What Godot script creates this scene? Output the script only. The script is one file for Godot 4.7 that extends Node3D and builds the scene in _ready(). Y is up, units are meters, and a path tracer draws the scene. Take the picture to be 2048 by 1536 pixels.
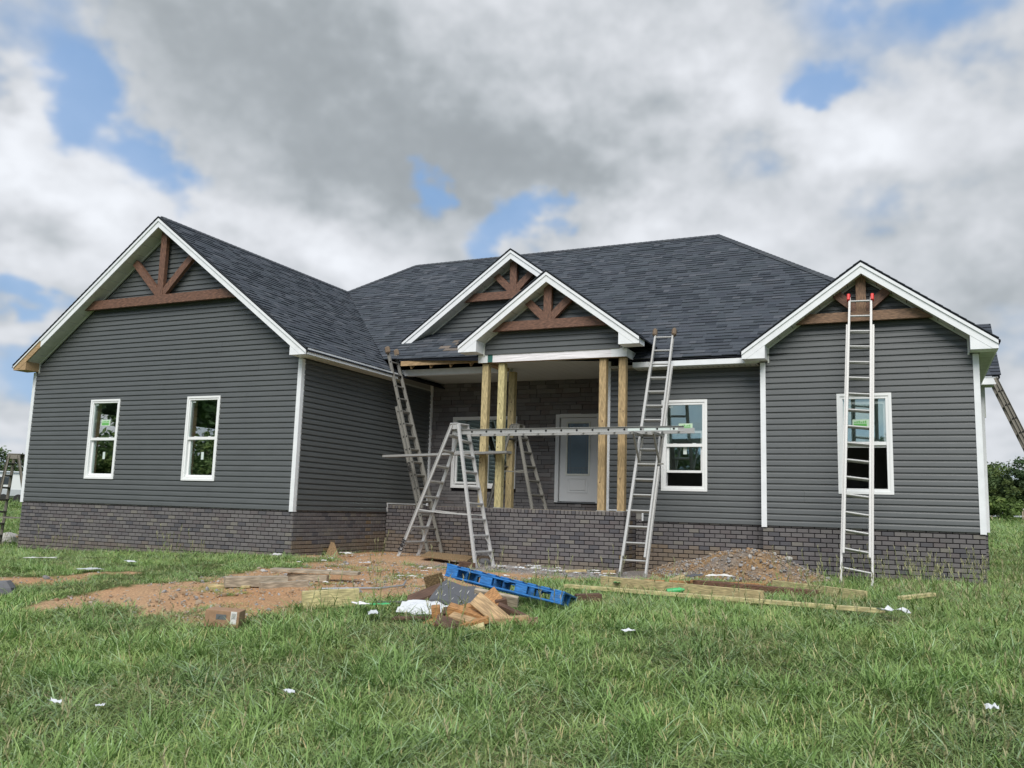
extends Node3D

# World: x runs along the house front to the right, y is up, the house stands at negative z. D below is a distance into the scene (z = -D).
const EYE := Vector3(0, 1.12, 0)
const SB := 0.966                  # lower edge of the siding
const XGL := -19.294
const XGR := -11.296
const DG := 14.246                 # garage front
const DPL := 17.65                 # porch front, left part
const DP := 16.388                 # porch front below the gable
const DS := 19.495                 # stone wall behind the porch
const DM := 17.203                 # right hand wall
const DR := 16.888                 # right gable wall
const XS := -2.605
const XRR := 1.045
const XPL := -8.375
const XPR := -5.125
const XM := -5.756
const FLOOR := 1.13

var M := {}
var house: Node3D
var rng := RandomNumberGenerator.new()
var nz := FastNoiseLite.new()
var bricks := []
var stones := []
var tabs := []


class Geo:
	var v := PackedVector3Array()
	var n := PackedVector3Array()
	var c := PackedColorArray()
	var col := Color(1, 1, 1)
	func tri(a: Vector3, b: Vector3, d: Vector3) -> void:
		var m := (b - a).cross(d - a).normalized()
		v.append(a); v.append(d); v.append(b)
		for i in 3:
			n.append(m); c.append(col)
	func trin(a: Vector3, b: Vector3, d: Vector3, na: Vector3, nb: Vector3, nd: Vector3) -> void:
		v.append(a); v.append(d); v.append(b)
		n.append(na); n.append(nd); n.append(nb)
		for i in 3:
			c.append(col)
	func quad(a: Vector3, b: Vector3, d: Vector3, e: Vector3) -> void:
		tri(a, b, d)
		tri(a, d, e)
	func box(o: Vector3, s: Vector3, bs := Basis.IDENTITY) -> void:
		var x := bs.x * s.x * 0.5
		var y := bs.y * s.y * 0.5
		var z := bs.z * s.z * 0.5
		quad(o - x - y + z, o + x - y + z, o + x + y + z, o - x + y + z)
		quad(o + x - y - z, o - x - y - z, o - x + y - z, o + x + y - z)
		quad(o + x - y + z, o + x - y - z, o + x + y - z, o + x + y + z)
		quad(o - x - y - z, o - x - y + z, o - x + y + z, o - x + y - z)
		quad(o - x + y + z, o + x + y + z, o + x + y - z, o - x + y - z)
		quad(o - x - y - z, o + x - y - z, o + x - y + z, o - x - y + z)
	func span(a: Vector3, b: Vector3) -> void:      # box between two corners
		box((a + b) * 0.5, (b - a).abs())
	func cbox(o: Vector3, s: Vector3, ch: float, bs := Basis.IDENTITY) -> void:      # box with chamfered edges
		var h := s * 0.5
		ch = minf(ch, minf(h.x, minf(h.y, h.z)) * 0.9)
		var p := func(x, y, z): return o + bs.x * x + bs.y * y + bs.z * z
		var k := h - Vector3(ch, ch, ch)
		for sg in [-1, 1]:
			var f := [p.call(-k.x, -k.y, sg * h.z), p.call(k.x, -k.y, sg * h.z), p.call(k.x, k.y, sg * h.z), p.call(-k.x, k.y, sg * h.z)]
			var g := [p.call(sg * h.x, -k.y, k.z), p.call(sg * h.x, -k.y, -k.z), p.call(sg * h.x, k.y, -k.z), p.call(sg * h.x, k.y, k.z)]
			var t := [p.call(-k.x, sg * h.y, k.z), p.call(k.x, sg * h.y, k.z), p.call(k.x, sg * h.y, -k.z), p.call(-k.x, sg * h.y, -k.z)]
			if sg < 0:
				f.reverse(); g.reverse(); t.reverse()
			quad(f[0], f[1], f[2], f[3]); quad(g[0], g[1], g[2], g[3]); quad(t[0], t[1], t[2], t[3])
		for a in [-1, 1]:
			for b in [-1, 1]:
				_facing(p.call(a * h.x, -k.y, b * k.z), p.call(a * k.x, -k.y, b * h.z), p.call(a * k.x, k.y, b * h.z), p.call(a * h.x, k.y, b * k.z), o)
				_facing(p.call(-k.x, a * h.y, b * k.z), p.call(-k.x, a * k.y, b * h.z), p.call(k.x, a * k.y, b * h.z), p.call(k.x, a * h.y, b * k.z), o)
				_facing(p.call(a * h.x, b * k.y, -k.z), p.call(a * k.x, b * h.y, -k.z), p.call(a * k.x, b * h.y, k.z), p.call(a * h.x, b * k.y, k.z), o)
				for e in [-1, 1]:
					var q0: Vector3 = p.call(a * h.x, b * k.y, e * k.z)
					var q1: Vector3 = p.call(a * k.x, b * h.y, e * k.z)
					var q2: Vector3 = p.call(a * k.x, b * k.y, e * h.z)
					if (q1 - q0).cross(q2 - q0).dot(q0 - o) > 0.0:
						tri(q0, q1, q2)
					else:
						tri(q0, q2, q1)
	func _facing(a: Vector3, b: Vector3, d: Vector3, e: Vector3, o: Vector3) -> void:
		if (b - a).cross(d - a).dot((a + d) * 0.5 - o) > 0.0:
			quad(a, b, d, e)
		else:
			quad(a, e, d, b)
	func bar(a: Vector3, b: Vector3, w: float, h: float, up: Vector3, ch := 0.0) -> void:      # stick from a to b, w across, h along up
		var x := (b - a).normalized()
		var z := x.cross(up).normalized()
		var y := z.cross(x)
		if ch > 0.0:
			cbox((a + b) * 0.5, Vector3(a.distance_to(b), h, w), ch, Basis(x, y, z))
		else:
			box((a + b) * 0.5, Vector3(a.distance_to(b), h, w), Basis(x, y, z))
	func prism(poly: Array, ext: Vector3) -> void:      # poly counter-clockwise as seen from the front, ext points backwards
		for i in range(1, poly.size() - 1):
			tri(poly[0], poly[i], poly[i + 1])
			tri(poly[0] + ext, poly[i + 1] + ext, poly[i] + ext)
		for i in poly.size():
			var a: Vector3 = poly[i]
			var b: Vector3 = poly[(i + 1) % poly.size()]
			quad(a + ext, b + ext, b, a)
	func tube(a: Vector3, b: Vector3, r: float, seg := 8, r2 := -1.0, caps := true) -> void:
		if r2 < 0.0:
			r2 = r
		var d := (b - a).normalized()
		var x := d.cross(Vector3(0.31, 0.93, 0.2)).normalized()
		var y := d.cross(x)
		for i in seg:
			var e0 := TAU * i / seg
			var e1 := TAU * (i + 1) / seg
			var n0 := x * cos(e0) + y * sin(e0)
			var n1 := x * cos(e1) + y * sin(e1)
			trin(a + n0 * r, a + n1 * r, b + n1 * r2, n0, n1, n1)
			trin(a + n0 * r, b + n1 * r2, b + n0 * r2, n0, n1, n0)
			if caps:
				tri(a, a + n1 * r, a + n0 * r)
				tri(b, b + n0 * r2, b + n1 * r2)
	func mesh() -> ArrayMesh:
		var arr := []
		arr.resize(Mesh.ARRAY_MAX)
		arr[Mesh.ARRAY_VERTEX] = v
		arr[Mesh.ARRAY_NORMAL] = n
		arr[Mesh.ARRAY_COLOR] = c
		var m := ArrayMesh.new()
		m.add_surface_from_arrays(Mesh.PRIMITIVE_TRIANGLES, arr)
		return m


func V(x: float, y: float, d: float) -> Vector3:
	return Vector3(x, y, -d)


func part(parent: Node, called: String, g, mat: Material, xf := Transform3D.IDENTITY) -> MeshInstance3D:
	var o := MeshInstance3D.new()
	o.name = called
	o.mesh = g.mesh() if g is Geo else g
	o.material_override = mat
	o.transform = xf
	parent.add_child(o, true)
	return o


func tag(o: Node, label := "", category := "", group := "", kind := "") -> Node:
	if label: o.set_meta("label", label)
	if category: o.set_meta("category", category)
	if group: o.set_meta("group", group)
	if kind: o.set_meta("kind", kind)
	return o


var used := {}
func thing(called: String, label: String, category: String, at := Vector3.ZERO, group := "") -> Node3D:
	var o := Node3D.new()
	o.name = numbered(called)
	add_child(o)
	o.position = at
	tag(o, label, category, group)
	return o


func numbered(called: String) -> String:
	used[called] = used.get(called, -1) + 1
	return called if used[called] == 0 else "%s_%03d" % [called, used[called]]


func solo(called: String, g, mat: Material, label: String, category: String, group := "", xf := Transform3D.IDENTITY) -> MeshInstance3D:
	var o := part(self, numbered(called), g, mat, xf)
	tag(o, label, category, group)
	return o


# ---------------------------------------------------------------- materials
func lin(r: float, g: float, b: float) -> Color:
	return Color(r, g, b).linear_to_srgb()


func noise_tex(freq: float, oct: int, lo: float, hi: float, size := 256, cell := false, sd := 1) -> NoiseTexture2D:
	var f := FastNoiseLite.new()
	f.seed = sd
	f.noise_type = FastNoiseLite.TYPE_CELLULAR if cell else FastNoiseLite.TYPE_SIMPLEX_SMOOTH
	f.frequency = freq
	f.fractal_octaves = oct
	var t := NoiseTexture2D.new()
	t.width = size
	t.height = size
	t.seamless = true
	t.noise = f
	var gr := Gradient.new()
	gr.set_color(0, Color(lo, lo, lo))
	gr.set_color(1, Color(hi, hi, hi))
	t.color_ramp = gr
	return t


func mat(called: String, base: Color, rough := 0.8, tex: Texture2D = null, sc := Vector3.ONE, world := false, spec := 0.5, vc := false) -> StandardMaterial3D:
	var m := StandardMaterial3D.new()
	m.resource_name = called
	m.albedo_color = base
	m.roughness = rough
	m.metallic_specular = spec
	m.vertex_color_use_as_albedo = vc
	if tex:
		m.albedo_texture = tex
		m.uv1_triplanar = true
		m.uv1_world_triplanar = world
		m.uv1_scale = sc
	M[called] = m
	return m


func materials() -> void:
	var fine := noise_tex(0.08, 4, 0.72, 1.0)
	var grit := noise_tex(0.25, 3, 0.6, 1.0, 256, false, 5)
	var broad := noise_tex(0.02, 4, 0.78, 1.0, 256, false, 9)
	var grain := noise_tex(0.045, 5, 0.62, 1.0, 256, false, 12)
	var soft := noise_tex(0.03, 4, 0.88, 1.0, 256, false, 15)
	mat("siding", lin(0.106, 0.114, 0.114), 0.38, noise_tex(0.02, 4, 0.93, 1.0, 256, false, 9), Vector3(0.25, 1.4, 0.25), true, 0.5)
	mat("brick", Color(1, 1, 1), 0.9, grit, Vector3(3, 3, 3), true, 0.3, true)
	M.brick.heightmap_enabled = true
	M.brick.heightmap_texture = grit
	M.brick.heightmap_scale = 0.25
	mat("mortar", lin(0.032, 0.03, 0.034), 0.95, grit, Vector3(2, 2, 2), true, 0.2)
	mat("stone", Color(1, 1, 1), 0.9, grit, Vector3(1.6, 3, 1.6), true, 0.3, true)
	M.stone.heightmap_enabled = true
	M.stone.heightmap_texture = fine
	M.stone.heightmap_scale = 0.8
	mat("shingle", Color(1, 1, 1), 0.92, grit, Vector3(2.2, 2.2, 2.2), true, 0.3, true)
	mat("deck", lin(0.045, 0.05, 0.06), 0.95, grit, Vector3(2, 2, 2), true, 0.2)
	mat("white", lin(0.83, 0.85, 0.86), 0.45, noise_tex(0.03, 4, 0.95, 1.0, 256, false, 15), Vector3(0.5, 0.5, 0.5), true)
	mat("vinyl", lin(0.82, 0.83, 0.82), 0.35)
	mat("soffit", lin(0.68, 0.70, 0.64), 0.6, soft, Vector3(0.5, 0.5, 0.5), true)
	mat("ceiling", lin(0.55, 0.57, 0.54), 0.6)
	var st := grain
	mat("stained", lin(0.285, 0.145, 0.092), 0.6, noise_tex(0.045, 5, 0.5, 1.0, 256, false, 12), Vector3(0.7, 5, 5))
	mat("stained_pale", lin(0.38, 0.225, 0.13), 0.65, noise_tex(0.045, 5, 0.5, 1.0, 256, false, 13), Vector3(0.7, 5, 5))
	mat("treated", lin(0.70, 0.56, 0.29), 0.75, grain, Vector3(0.5, 4, 4))
	mat("treated_tan", lin(0.64, 0.46, 0.235), 0.75, grain, Vector3(0.5, 4, 4))
	mat("treated_yellow", lin(0.76, 0.66, 0.33), 0.75, grain, Vector3(0.5, 4, 4))
	mat("pine", lin(0.62, 0.42, 0.22), 0.75, grain, Vector3(0.5, 4, 4))
	mat("orange_wood", lin(0.60, 0.31, 0.12), 0.75, grain, Vector3(1.2, 5, 5))
	mat("grey_wood", lin(0.54, 0.45, 0.33), 0.8, grain, Vector3(0.5, 4, 4))
	mat("brown_wood", lin(0.17, 0.095, 0.06), 0.8, grain, Vector3(0.5, 4, 4))
	mat("stud", lin(0.48, 0.37, 0.22), 0.8)
	mat("osb", lin(0.42, 0.28, 0.14), 0.85, noise_tex(0.12, 2, 0.5, 1.0, 256, true, 3), Vector3(1.5, 1.5, 1.5))
	mat("inside", lin(0.30, 0.29, 0.26), 0.9)
	mat("drywall", lin(0.5, 0.5, 0.47), 0.9)
	mat("alu", lin(0.55, 0.55, 0.53), 0.45, noise_tex(0.09, 4, 0.72, 1.0, 256, false, 21), Vector3(3, 3, 3))
	M.alu.metallic = 0.35
	mat("alu_bright", lin(0.70, 0.70, 0.69), 0.45, noise_tex(0.09, 4, 0.78, 1.0, 256, false, 24), Vector3(3, 3, 3))
	M.alu_bright.metallic = 0.25
	mat("alu_dull", lin(0.44, 0.43, 0.385), 0.6, noise_tex(0.09, 4, 0.55, 1.0, 256, false, 22), Vector3(3, 3, 3))
	M.alu_dull.metallic = 0.3
	mat("alu_old", lin(0.40, 0.37, 0.31), 0.65, noise_tex(0.09, 4, 0.55, 1.0, 256, false, 23), Vector3(3, 3, 3))
	M.alu_old.metallic = 0.2
	mat("galv", lin(0.5, 0.52, 0.53), 0.4)
	M.galv.metallic = 0.7
	mat("hole", lin(0.012, 0.012, 0.012), 0.9)
	mat("black", lin(0.02, 0.02, 0.022), 0.6)
	mat("red", lin(0.66, 0.035, 0.03), 0.5)
	mat("mitt", lin(0.30, 0.22, 0.15), 0.95, grit, Vector3(6, 6, 6))
	mat("concrete", lin(0.42, 0.36, 0.28), 0.9, grit, Vector3(1, 1, 1), true)
	mat("door", lin(0.60, 0.62, 0.63), 0.45)
	mat("wrap_paper", lin(0.80, 0.77, 0.78), 0.5)
	mat("green_wrap", lin(0.03, 0.14, 0.12), 0.6)
	mat("blue_paint", lin(0.02, 0.23, 0.66), 0.6, grain, Vector3(0.8, 4, 4))
	mat("felt", lin(0.16, 0.165, 0.175), 0.9, grit, Vector3(1.5, 1.5, 1.5))
	mat("plastic_white", lin(0.62, 0.64, 0.65), 0.5)
	mat("cardboard", lin(0.36, 0.22, 0.13), 0.85, soft, Vector3(2, 2, 2))
	mat("paper", lin(0.66, 0.65, 0.62), 0.8)
	mat("green_plastic", lin(0.06, 0.42, 0.14), 0.35)
	mat("teal", lin(0.05, 0.40, 0.42), 0.4)
	mat("sticker_green", lin(0.12, 0.42, 0.09), 0.6)
	mat("sticker_pale", lin(0.52, 0.68, 0.50), 0.6)
	mat("sticker_white", lin(0.62, 0.70, 0.66), 0.6)
	# coated window glass: part of the light is mirrored, the rest passes
	var gl := ORMMaterial3D.new()
	gl.resource_name = "glass"
	gl.albedo_color = Color(0.86, 0.95, 0.93, 0.30)
	var om := Image.create(4, 4, false, Image.FORMAT_RGB8)
	om.fill(Color(1.0, 0.02, 1.0))
	gl.orm_texture = ImageTexture.create_from_image(om)
	gl.transparency = BaseMaterial3D.TRANSPARENCY_ALPHA
	M.glass = gl
	var gf := mat("obscure_glass", Color(0.40, 0.47, 0.52), 0.22)
	gf.metallic = 0.25
	mat("came", lin(0.12, 0.13, 0.14), 0.4)
	mat("soil", Color(1, 1, 1), 0.95, noise_tex(0.06, 5, 0.6, 1.0, 512, false, 31), Vector3(0.8, 0.8, 0.8), true, 0.2, true)
	M.soil.heightmap_enabled = true
	M.soil.heightmap_texture = grit
	M.soil.heightmap_scale = 1.6
	mat("leafy", Color(1, 1, 1), 0.7, null, Vector3.ONE, false, 0.35, true)
	M.leafy.backlight_enabled = true
	M.leafy.backlight = Color(0.22, 0.32, 0.10)
	mat("rock", Color(1, 1, 1), 0.9, grit, Vector3(4, 4, 4), true, 0.3, true)
	mat("bark", lin(0.10, 0.075, 0.055), 0.95)
	mat("rv_white", lin(0.70, 0.72, 0.73), 0.4)
	mat("rv_dark", lin(0.05, 0.06, 0.07), 0.2)
	mat("rv_grey", lin(0.42, 0.45, 0.47), 0.5)
	mat("tyre", lin(0.03, 0.03, 0.03), 0.9)
	mat("rope", lin(0.55, 0.54, 0.5), 0.8)


# ---------------------------------------------------------------- camera, sky, sun
func setup_view() -> void:
	var cam := Camera3D.new()
	cam.name = "camera"
	cam.fov = 47.3156
	cam.far = 2000.0
	cam.transform = Transform3D(Basis(Vector3(0.90915208, 0.03037217, -0.4153553), Vector3(0.03136266, 0.98951203, 0.14100471), Vector3(0.41528169, -0.14122137, 0.89866437)), EYE)
	add_child(cam)
	cam.current = true
	var sun := DirectionalLight3D.new()
	sun.name = "sun"
	sun.light_energy = 0.5
	sun.light_color = Color(1.0, 0.985, 0.965)
	sun.light_angular_distance = 40.0
	sun.shadow_enabled = true
	add_child(sun)
	sun.look_at_from_position(Vector3(9, 30, 29), Vector3(0, 0, 0))
	var env := Environment.new()
	env.background_mode = Environment.BG_SKY
	var sky := Sky.new()
	var sm := PanoramaSkyMaterial.new()
	sm.panorama = ImageTexture.create_from_image(sky_image())
	sky.sky_material = sm
	env.sky = sky
	env.tonemap_mode = Environment.TONE_MAPPER_LINEAR
	env.tonemap_exposure = 2.25
	env.background_energy_multiplier = 0.45
	env.sdfgi_enabled = true
	env.ssao_enabled = true
	env.ssil_enabled = true
	var we := WorldEnvironment.new()
	we.name = "world_environment"
	we.environment = env
	add_child(we)


# Broken cloud over a blue summer sky. cover > 0 is cloud; banks are given as azimuth, elevation, widths, cover, brightness.
const BANKS := [
	[-53.2, 23.2, 3.2, 3.0, -1.1, 0.0], [-48.2, 20.4, 2.4, 2.4, -0.95, 0.0], [-46.6, 17.0, 1.0, 1.6, -0.6, 0.0], [-55.6, 11.7, 2.4, 0.8, -1.0, 0.0], [-53.4, 8.0, 3.0, 2.2, -0.6, 0.0],
	[-54.5, 18.5, 4.6, 3.6, 0.7, 0.34], [-50.0, 16.6, 3.4, 2.8, 0.9, 0.36], [-56.0, 22.2, 1.8, 1.8, 0.9, 0.30], [-52.0, 12.6, 4.0, 2.0, 0.8, 0.20], [-56.0, 9.8, 2.5, 1.0, 0.9, 0.25],
	[-41.0, 26.0, 8.0, 5.5, 0.9, -0.28], [-34.0, 22.5, 8.0, 4.0, 0.8, -0.30], [-26.5, 24.5, 7.5, 4.0, 0.8, -0.20], [-21.0, 21.5, 6.5, 2.6, 0.7, -0.24],
	[-31.5, 21.0, 2.2, 1.8, -1.7, 0.0], [-24.4, 19.4, 3.0, 1.7, -1.35, 0.05], [-26.4, 16.9, 1.6, 1.5, -0.9, 0.08], [-20.5, 19.9, 2.6, 0.8, -0.5, 0.0],
	[-36.5, 16.6, 6.5, 2.3, 0.8, 0.24], [-43.0, 16.8, 3.5, 2.0, 0.7, 0.20], [-33.0, 14.5, 5.0, 1.6, 0.6, 0.24], [-16.5, 17.8, 5.0, 2.4, 0.8, 0.20], [-10.0, 16.5, 5.0, 3.0, 0.7, 0.20],
	[-14.0, 27.6, 5.5, 3.0, 0.6, 0.16], [-10.6, 26.0, 3.0, 2.2, 0.6, 0.26], [-5.6, 25.9, 2.2, 1.2, -1.1, 0.0], [-3.6, 31.0, 2.6, 1.6, -0.35, 0.0], [2.0, 28.8, 4.0, 1.3, -0.28, -0.05], [6.5, 26.0, 3.0, 2.0, 0.3, 0.12],
	[-3.6, 22.9, 3.4, 2.2, 0.9, 0.32], [-7.0, 23.0, 2.0, 2.2, 0.7, 0.18], [-0.2, 22.0, 1.8, 1.7, 0.6, 0.20], [4.0, 20.0, 4.0, 4.0, 0.5, 0.08], [4.0, 14.0, 6.0, 3.2, 0.6, -0.12], [6.0, 9.0, 6.0, 2.5, -0.15, 0.0],
	[-25.0, 31.5, 9.0, 2.0, 0.5, 0.10], [-50.0, 29.0, 8.0, 3.0, 0.4, -0.06], [5.0, 5.5, 5.0, 2.0, 0.5, 0.22], [-52.0, 4.0, 5.0, 1.6, 0.6, 0.22],
]


func sky_image() -> Image:
	var w := 2048
	var h := 1024
	var im := Image.create(w, h, false, Image.FORMAT_RGBF)
	var a := FastNoiseLite.new()
	a.seed = 11; a.frequency = 1.0; a.fractal_octaves = 6; a.fractal_gain = 0.55
	var b := FastNoiseLite.new()
	b.seed = 23; b.frequency = 1.0; b.fractal_octaves = 5; b.fractal_gain = 0.6
	var low := FastNoiseLite.new()
	low.seed = 41; low.frequency = 1.0; low.fractal_octaves = 3
	var banks := PackedFloat32Array()
	for k in BANKS:
		for q in k:
			banks.append(q)
	var nb := BANKS.size()
	for y in h:
		var el := 90.0 - (y + 0.5) / h * 180.0
		if el < -1.0:
			im.fill_rect(Rect2i(0, y, w, h - y), Color(0.16, 0.17, 0.13))
			break
		var er := deg_to_rad(maxf(el, 0.0))
		var sy := sin(er)
		var cy := cos(er)
		for x in w:
			var az := (x + 0.5) / w * 360.0
			if az > 180.0:
				az -= 360.0
			var ar := deg_to_rad(az)
			# cloud layers lie overhead, so they crowd together towards the horizon
			var dx := cy * sin(ar)
			var dz := -cy * cos(ar)
			var k := 1.0 / (sy + 0.22)
			var px := dx * k
			var pz := dz * k
			var wob := a.get_noise_3d(px * 2.2, sy * 5.0, pz * 2.2)
			var det := b.get_noise_3d(dx * 12.0, sy * 16.0, dz * 12.0)
			var wide := low.get_noise_2d(px * 0.9 + 7.0, pz * 0.9)
			var near := az > -75.0 and az < 25.0 and el < 45.0
			var cov := 0.34 + 0.55 * wide
			var lum := 0.14 * wob - 0.06 * wide
			if near:
				var wx := az + 3.6 * wob + 1.5 * det
				var wy := el + 2.2 * a.get_noise_3d(px * 2.2 + 40.0, sy * 5.0, pz * 2.2) + 1.3 * b.get_noise_3d(dx * 12.0 + 30.0, sy * 16.0, dz * 12.0)
				var edge := smoothstep(25.0, 12.0, az) * smoothstep(-75.0, -62.0, az) * smoothstep(45.0, 36.0, el)
				var ac := 0.0
				var al := 0.0
				for i in nb:
					var o := i * 6
					var ex := (wx - banks[o]) / banks[o + 2]
					var ey := (wy - banks[o + 1]) / banks[o + 3]
					var r := ex * ex + ey * ey
					if r < 6.0:
						var g := exp(-r)
						ac += g * banks[o + 4]
						al += g * banks[o + 5]
				cov = lerpf(cov, 0.42 + 0.25 * wide + ac, edge)
				lum += 0.60 * al * edge
			cov += 0.38 * wob + 0.34 * det
			var al2 := smoothstep(-0.12, 0.6, cov)
			al2 = 0.22 + 0.78 * al2
			var shade := 0.63 + lum + 0.17 * det
			shade = clampf(shade if shade > 0.45 else 0.45 - 0.08 * (1.0 - exp((shade - 0.45) * 8.0)), 0.2, 0.92)
			# grey cloud bases are a little warm and green, bright tops are white
			var cr := shade * lerpf(0.87, 0.955, smoothstep(0.35, 0.8, shade))
			var cg := shade * lerpf(0.96, 0.99, smoothstep(0.35, 0.8, shade))
			var cb := shade * lerpf(1.03, 1.05, smoothstep(0.35, 0.8, shade))
			var pale := pow(1.0 - sy, 3.0)
			var br := lerpf(0.15, 0.40, pale)
			var bg := lerpf(0.335, 0.60, pale)
			var bb := lerpf(0.68, 0.84, pale)
			im.set_pixel(x, y, Color(lerpf(br, cr, al2), lerpf(bg, cg, al2), lerpf(bb, cb, al2)))
	return im


# ---------------------------------------------------------------- ground
const GX := [-200.0, -60.0, -30.0, -19.3, -11.3, -5.0, -2.6, 1.0, 6.0, 60.0, 200.0]
const GY := [-0.2, -0.2, -0.3, -0.2, 0.05, -0.02, 0.04, 0.11, 0.12, 0.1, 0.1]
const DIRT := [[-9.27, 6.72], [-9.28, 7.42], [-9.3, 7.99], [-9.36, 8.57], [-9.09, 9.35], [-9.34, 10.51], [-9.66, 11.44], [-9.76, 12.32], [-10.15, 13.71], [-11.2, 14.4], [-11.3, 17.6], [-8.4, 17.6], [-8.4, 16.4], [-5.1, 16.4], [-5.1, 17.2], [-2.6, 17.2], [-2.3, 16.6], [-1.5, 14.9], [-1.7, 14.2], [-2.91, 14.2], [-4.14, 14.6], [-4.6, 13.9], [-5.4, 13.6], [-5.57, 12.6], [-5.53, 10.26], [-5.7, 9.66], [-5.7, 8.8], [-5.9, 8.5], [-6.44, 8.2], [-6.07, 7.6], [-6.5, 7.36], [-7.33, 7.1], [-8.15, 7.15], [-8.8, 6.8]]
const DIRT2 := [[-11.46, 8.26], [-11.14, 8.94], [-10.82, 9.53], [-10.42, 9.27], [-10.49, 8.21], [-10.87, 7.85]]
var dirt_poly := PackedVector2Array()
var dirt_poly2 := PackedVector2Array()


func ground_y(x: float, d: float) -> float:
	var y: float = GY[0]
	for i in range(1, GX.size()):
		if x <= GX[i] or i == GX.size() - 1:
			var t := clampf((x - GX[i - 1]) / (GX[i] - GX[i - 1]), 0.0, 1.0)
			y = lerpf(GY[i - 1], GY[i], t)
			break
	y *= smoothstep(8.0, 13.0, d)
	y -= 0.38 * (1.0 - smoothstep(3.5, 9.5, d))
	y += 1.9 * (1.0 - exp(-maxf(0.0, d - 21.0) / 55.0))
	# heaped soil at the porch and the mound by the right hand wall
	y += 0.09 * exp(-pow((x + 9.6) / 0.9, 2.0) - pow((d - 15.7) / 1.2, 2.0))
	return y


func mound_y(x: float, d: float) -> float:
	var q := exp(-pow(absf(x + 2.85) / 0.95, 2.6) - pow(absf(d - 16.15) / 0.95, 2.4)) * 0.50
	q += exp(-pow((x + 4.15) / 0.5, 2.0) - pow((d - 16.6) / 0.55, 2.0)) * 0.20
	q += exp(-pow((x + 1.9) / 0.6, 2.0) - pow((d - 15.7) / 0.7, 2.0)) * 0.12
	return q


func dirt(x: float, d: float) -> float:      # 1 is bare soil
	if x < -13.0 or x > 0.0 or d < 5.5 or d > 18.0:
		return 0.0
	var n := nz.get_noise_2d(x * 55.0, d * 55.0) * 0.55 + nz.get_noise_2d(x * 190.0, d * 190.0) * 0.28
	var p := Vector2(x + n * 0.9, d + n * 1.2)
	if Geometry2D.is_point_in_polygon(p, dirt_poly) or Geometry2D.is_point_in_polygon(p, dirt_poly2):
		return 1.0
	return 0.0


func tuft_left(x: float, d: float) -> bool:      # grass clumps that stand within the bare soil
	return nz.get_noise_2d(x * 80.0 + 300.0, d * 80.0) > 0.26 and d < 14.6


func build_ground() -> void:
	for q in DIRT:
		dirt_poly.append(Vector2(q[0], q[1]))
	for q in DIRT2:
		dirt_poly2.append(Vector2(q[0], q[1]))
	var g := Geo.new()
	var xs := []
	var x := -14.0
	while x <= 6.001:
		xs.append(x)
		x += 0.14
	var ds := []
	var d := 2.0
	while d <= 19.001:
		ds.append(d)
		d += 0.14
	xs = [-600.0, -200.0, -90.0, -50.0, -35.0, -26.0, -20.0, -17.0] + xs + [8.0, 12.0, 20.0, 35.0, 70.0, 200.0, 600.0]
	ds = [-500.0, -120.0, -40.0, -15.0, -5.0] + ds + [21.0, 24.0, 30.0, 45.0, 80.0, 160.0, 400.0, 900.0]
	var nx := xs.size()
	var pts := PackedVector3Array()
	var cols := PackedColorArray()
	for dd in ds:
		for xx in xs:
			var y := ground_y(xx, dd)
			var m := 0.0
			if xx > -15.0 and xx < 7.0 and dd > 1.5 and dd < 19.5:
				y += 0.035 * nz.get_noise_2d(xx * 60.0, dd * 60.0) + 0.015 * nz.get_noise_2d(xx * 300.0, dd * 300.0)
				m = dirt(xx, dd)
			pts.append(Vector3(xx, y, -dd))
			var n1 := nz.get_noise_2d(xx * 40.0 + 90.0, dd * 40.0) * 0.5 + 0.5
			var n2 := nz.get_noise_2d(xx * 240.0, dd * 240.0 + 50.0) * 0.5 + 0.5
			var soil := Color(0.66, 0.36, 0.18).lerp(Color(0.74, 0.50, 0.30), n1) * lerpf(0.78, 1.1, n2)
			var gravel := smoothstep(13.9, 14.9, dd) * smoothstep(-9.2, -7.6, xx) * smoothstep(-3.9, -4.8, xx)
			soil = soil.lerp(Color(0.42, 0.41, 0.395) * lerpf(0.75, 1.15, n2), gravel * 0.85)
			var turf := Color(0.13, 0.165, 0.055) * lerpf(0.7, 1.25, n1)
			if dd > 25.0 or xx < -20.0 or xx > 12.0:
				turf = Color(0.12, 0.20, 0.05)
			cols.append(turf.lerp(soil, m))
	var arr := []
	arr.resize(Mesh.ARRAY_MAX)
	var idx := PackedInt32Array()
	for j in ds.size() - 1:
		for i in nx - 1:
			var o := j * nx + i
			idx.append_array([o, o + nx, o + 1, o + 1, o + nx, o + nx + 1])
	var nrm := PackedVector3Array()
	nrm.resize(pts.size())
	for j in ds.size():
		for i in nx:
			var l := pts[j * nx + maxi(i - 1, 0)]
			var r := pts[j * nx + mini(i + 1, nx - 1)]
			var f := pts[maxi(j - 1, 0) * nx + i]
			var bk := pts[mini(j + 1, ds.size() - 1) * nx + i]
			nrm[j * nx + i] = (r - l).cross(bk - f).normalized()
	arr[Mesh.ARRAY_VERTEX] = pts
	arr[Mesh.ARRAY_NORMAL] = nrm
	arr[Mesh.ARRAY_COLOR] = cols
	arr[Mesh.ARRAY_INDEX] = idx
	var am := ArrayMesh.new()
	am.add_surface_from_arrays(Mesh.PRIMITIVE_TRIANGLES, arr)
	tag(part(self, "ground", am, M.soil), "", "", "", "structure")


# ---------------------------------------------------------------- the house
const HOUSE_AT := Vector3(-9.0, 0.0, -18.0)


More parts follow.
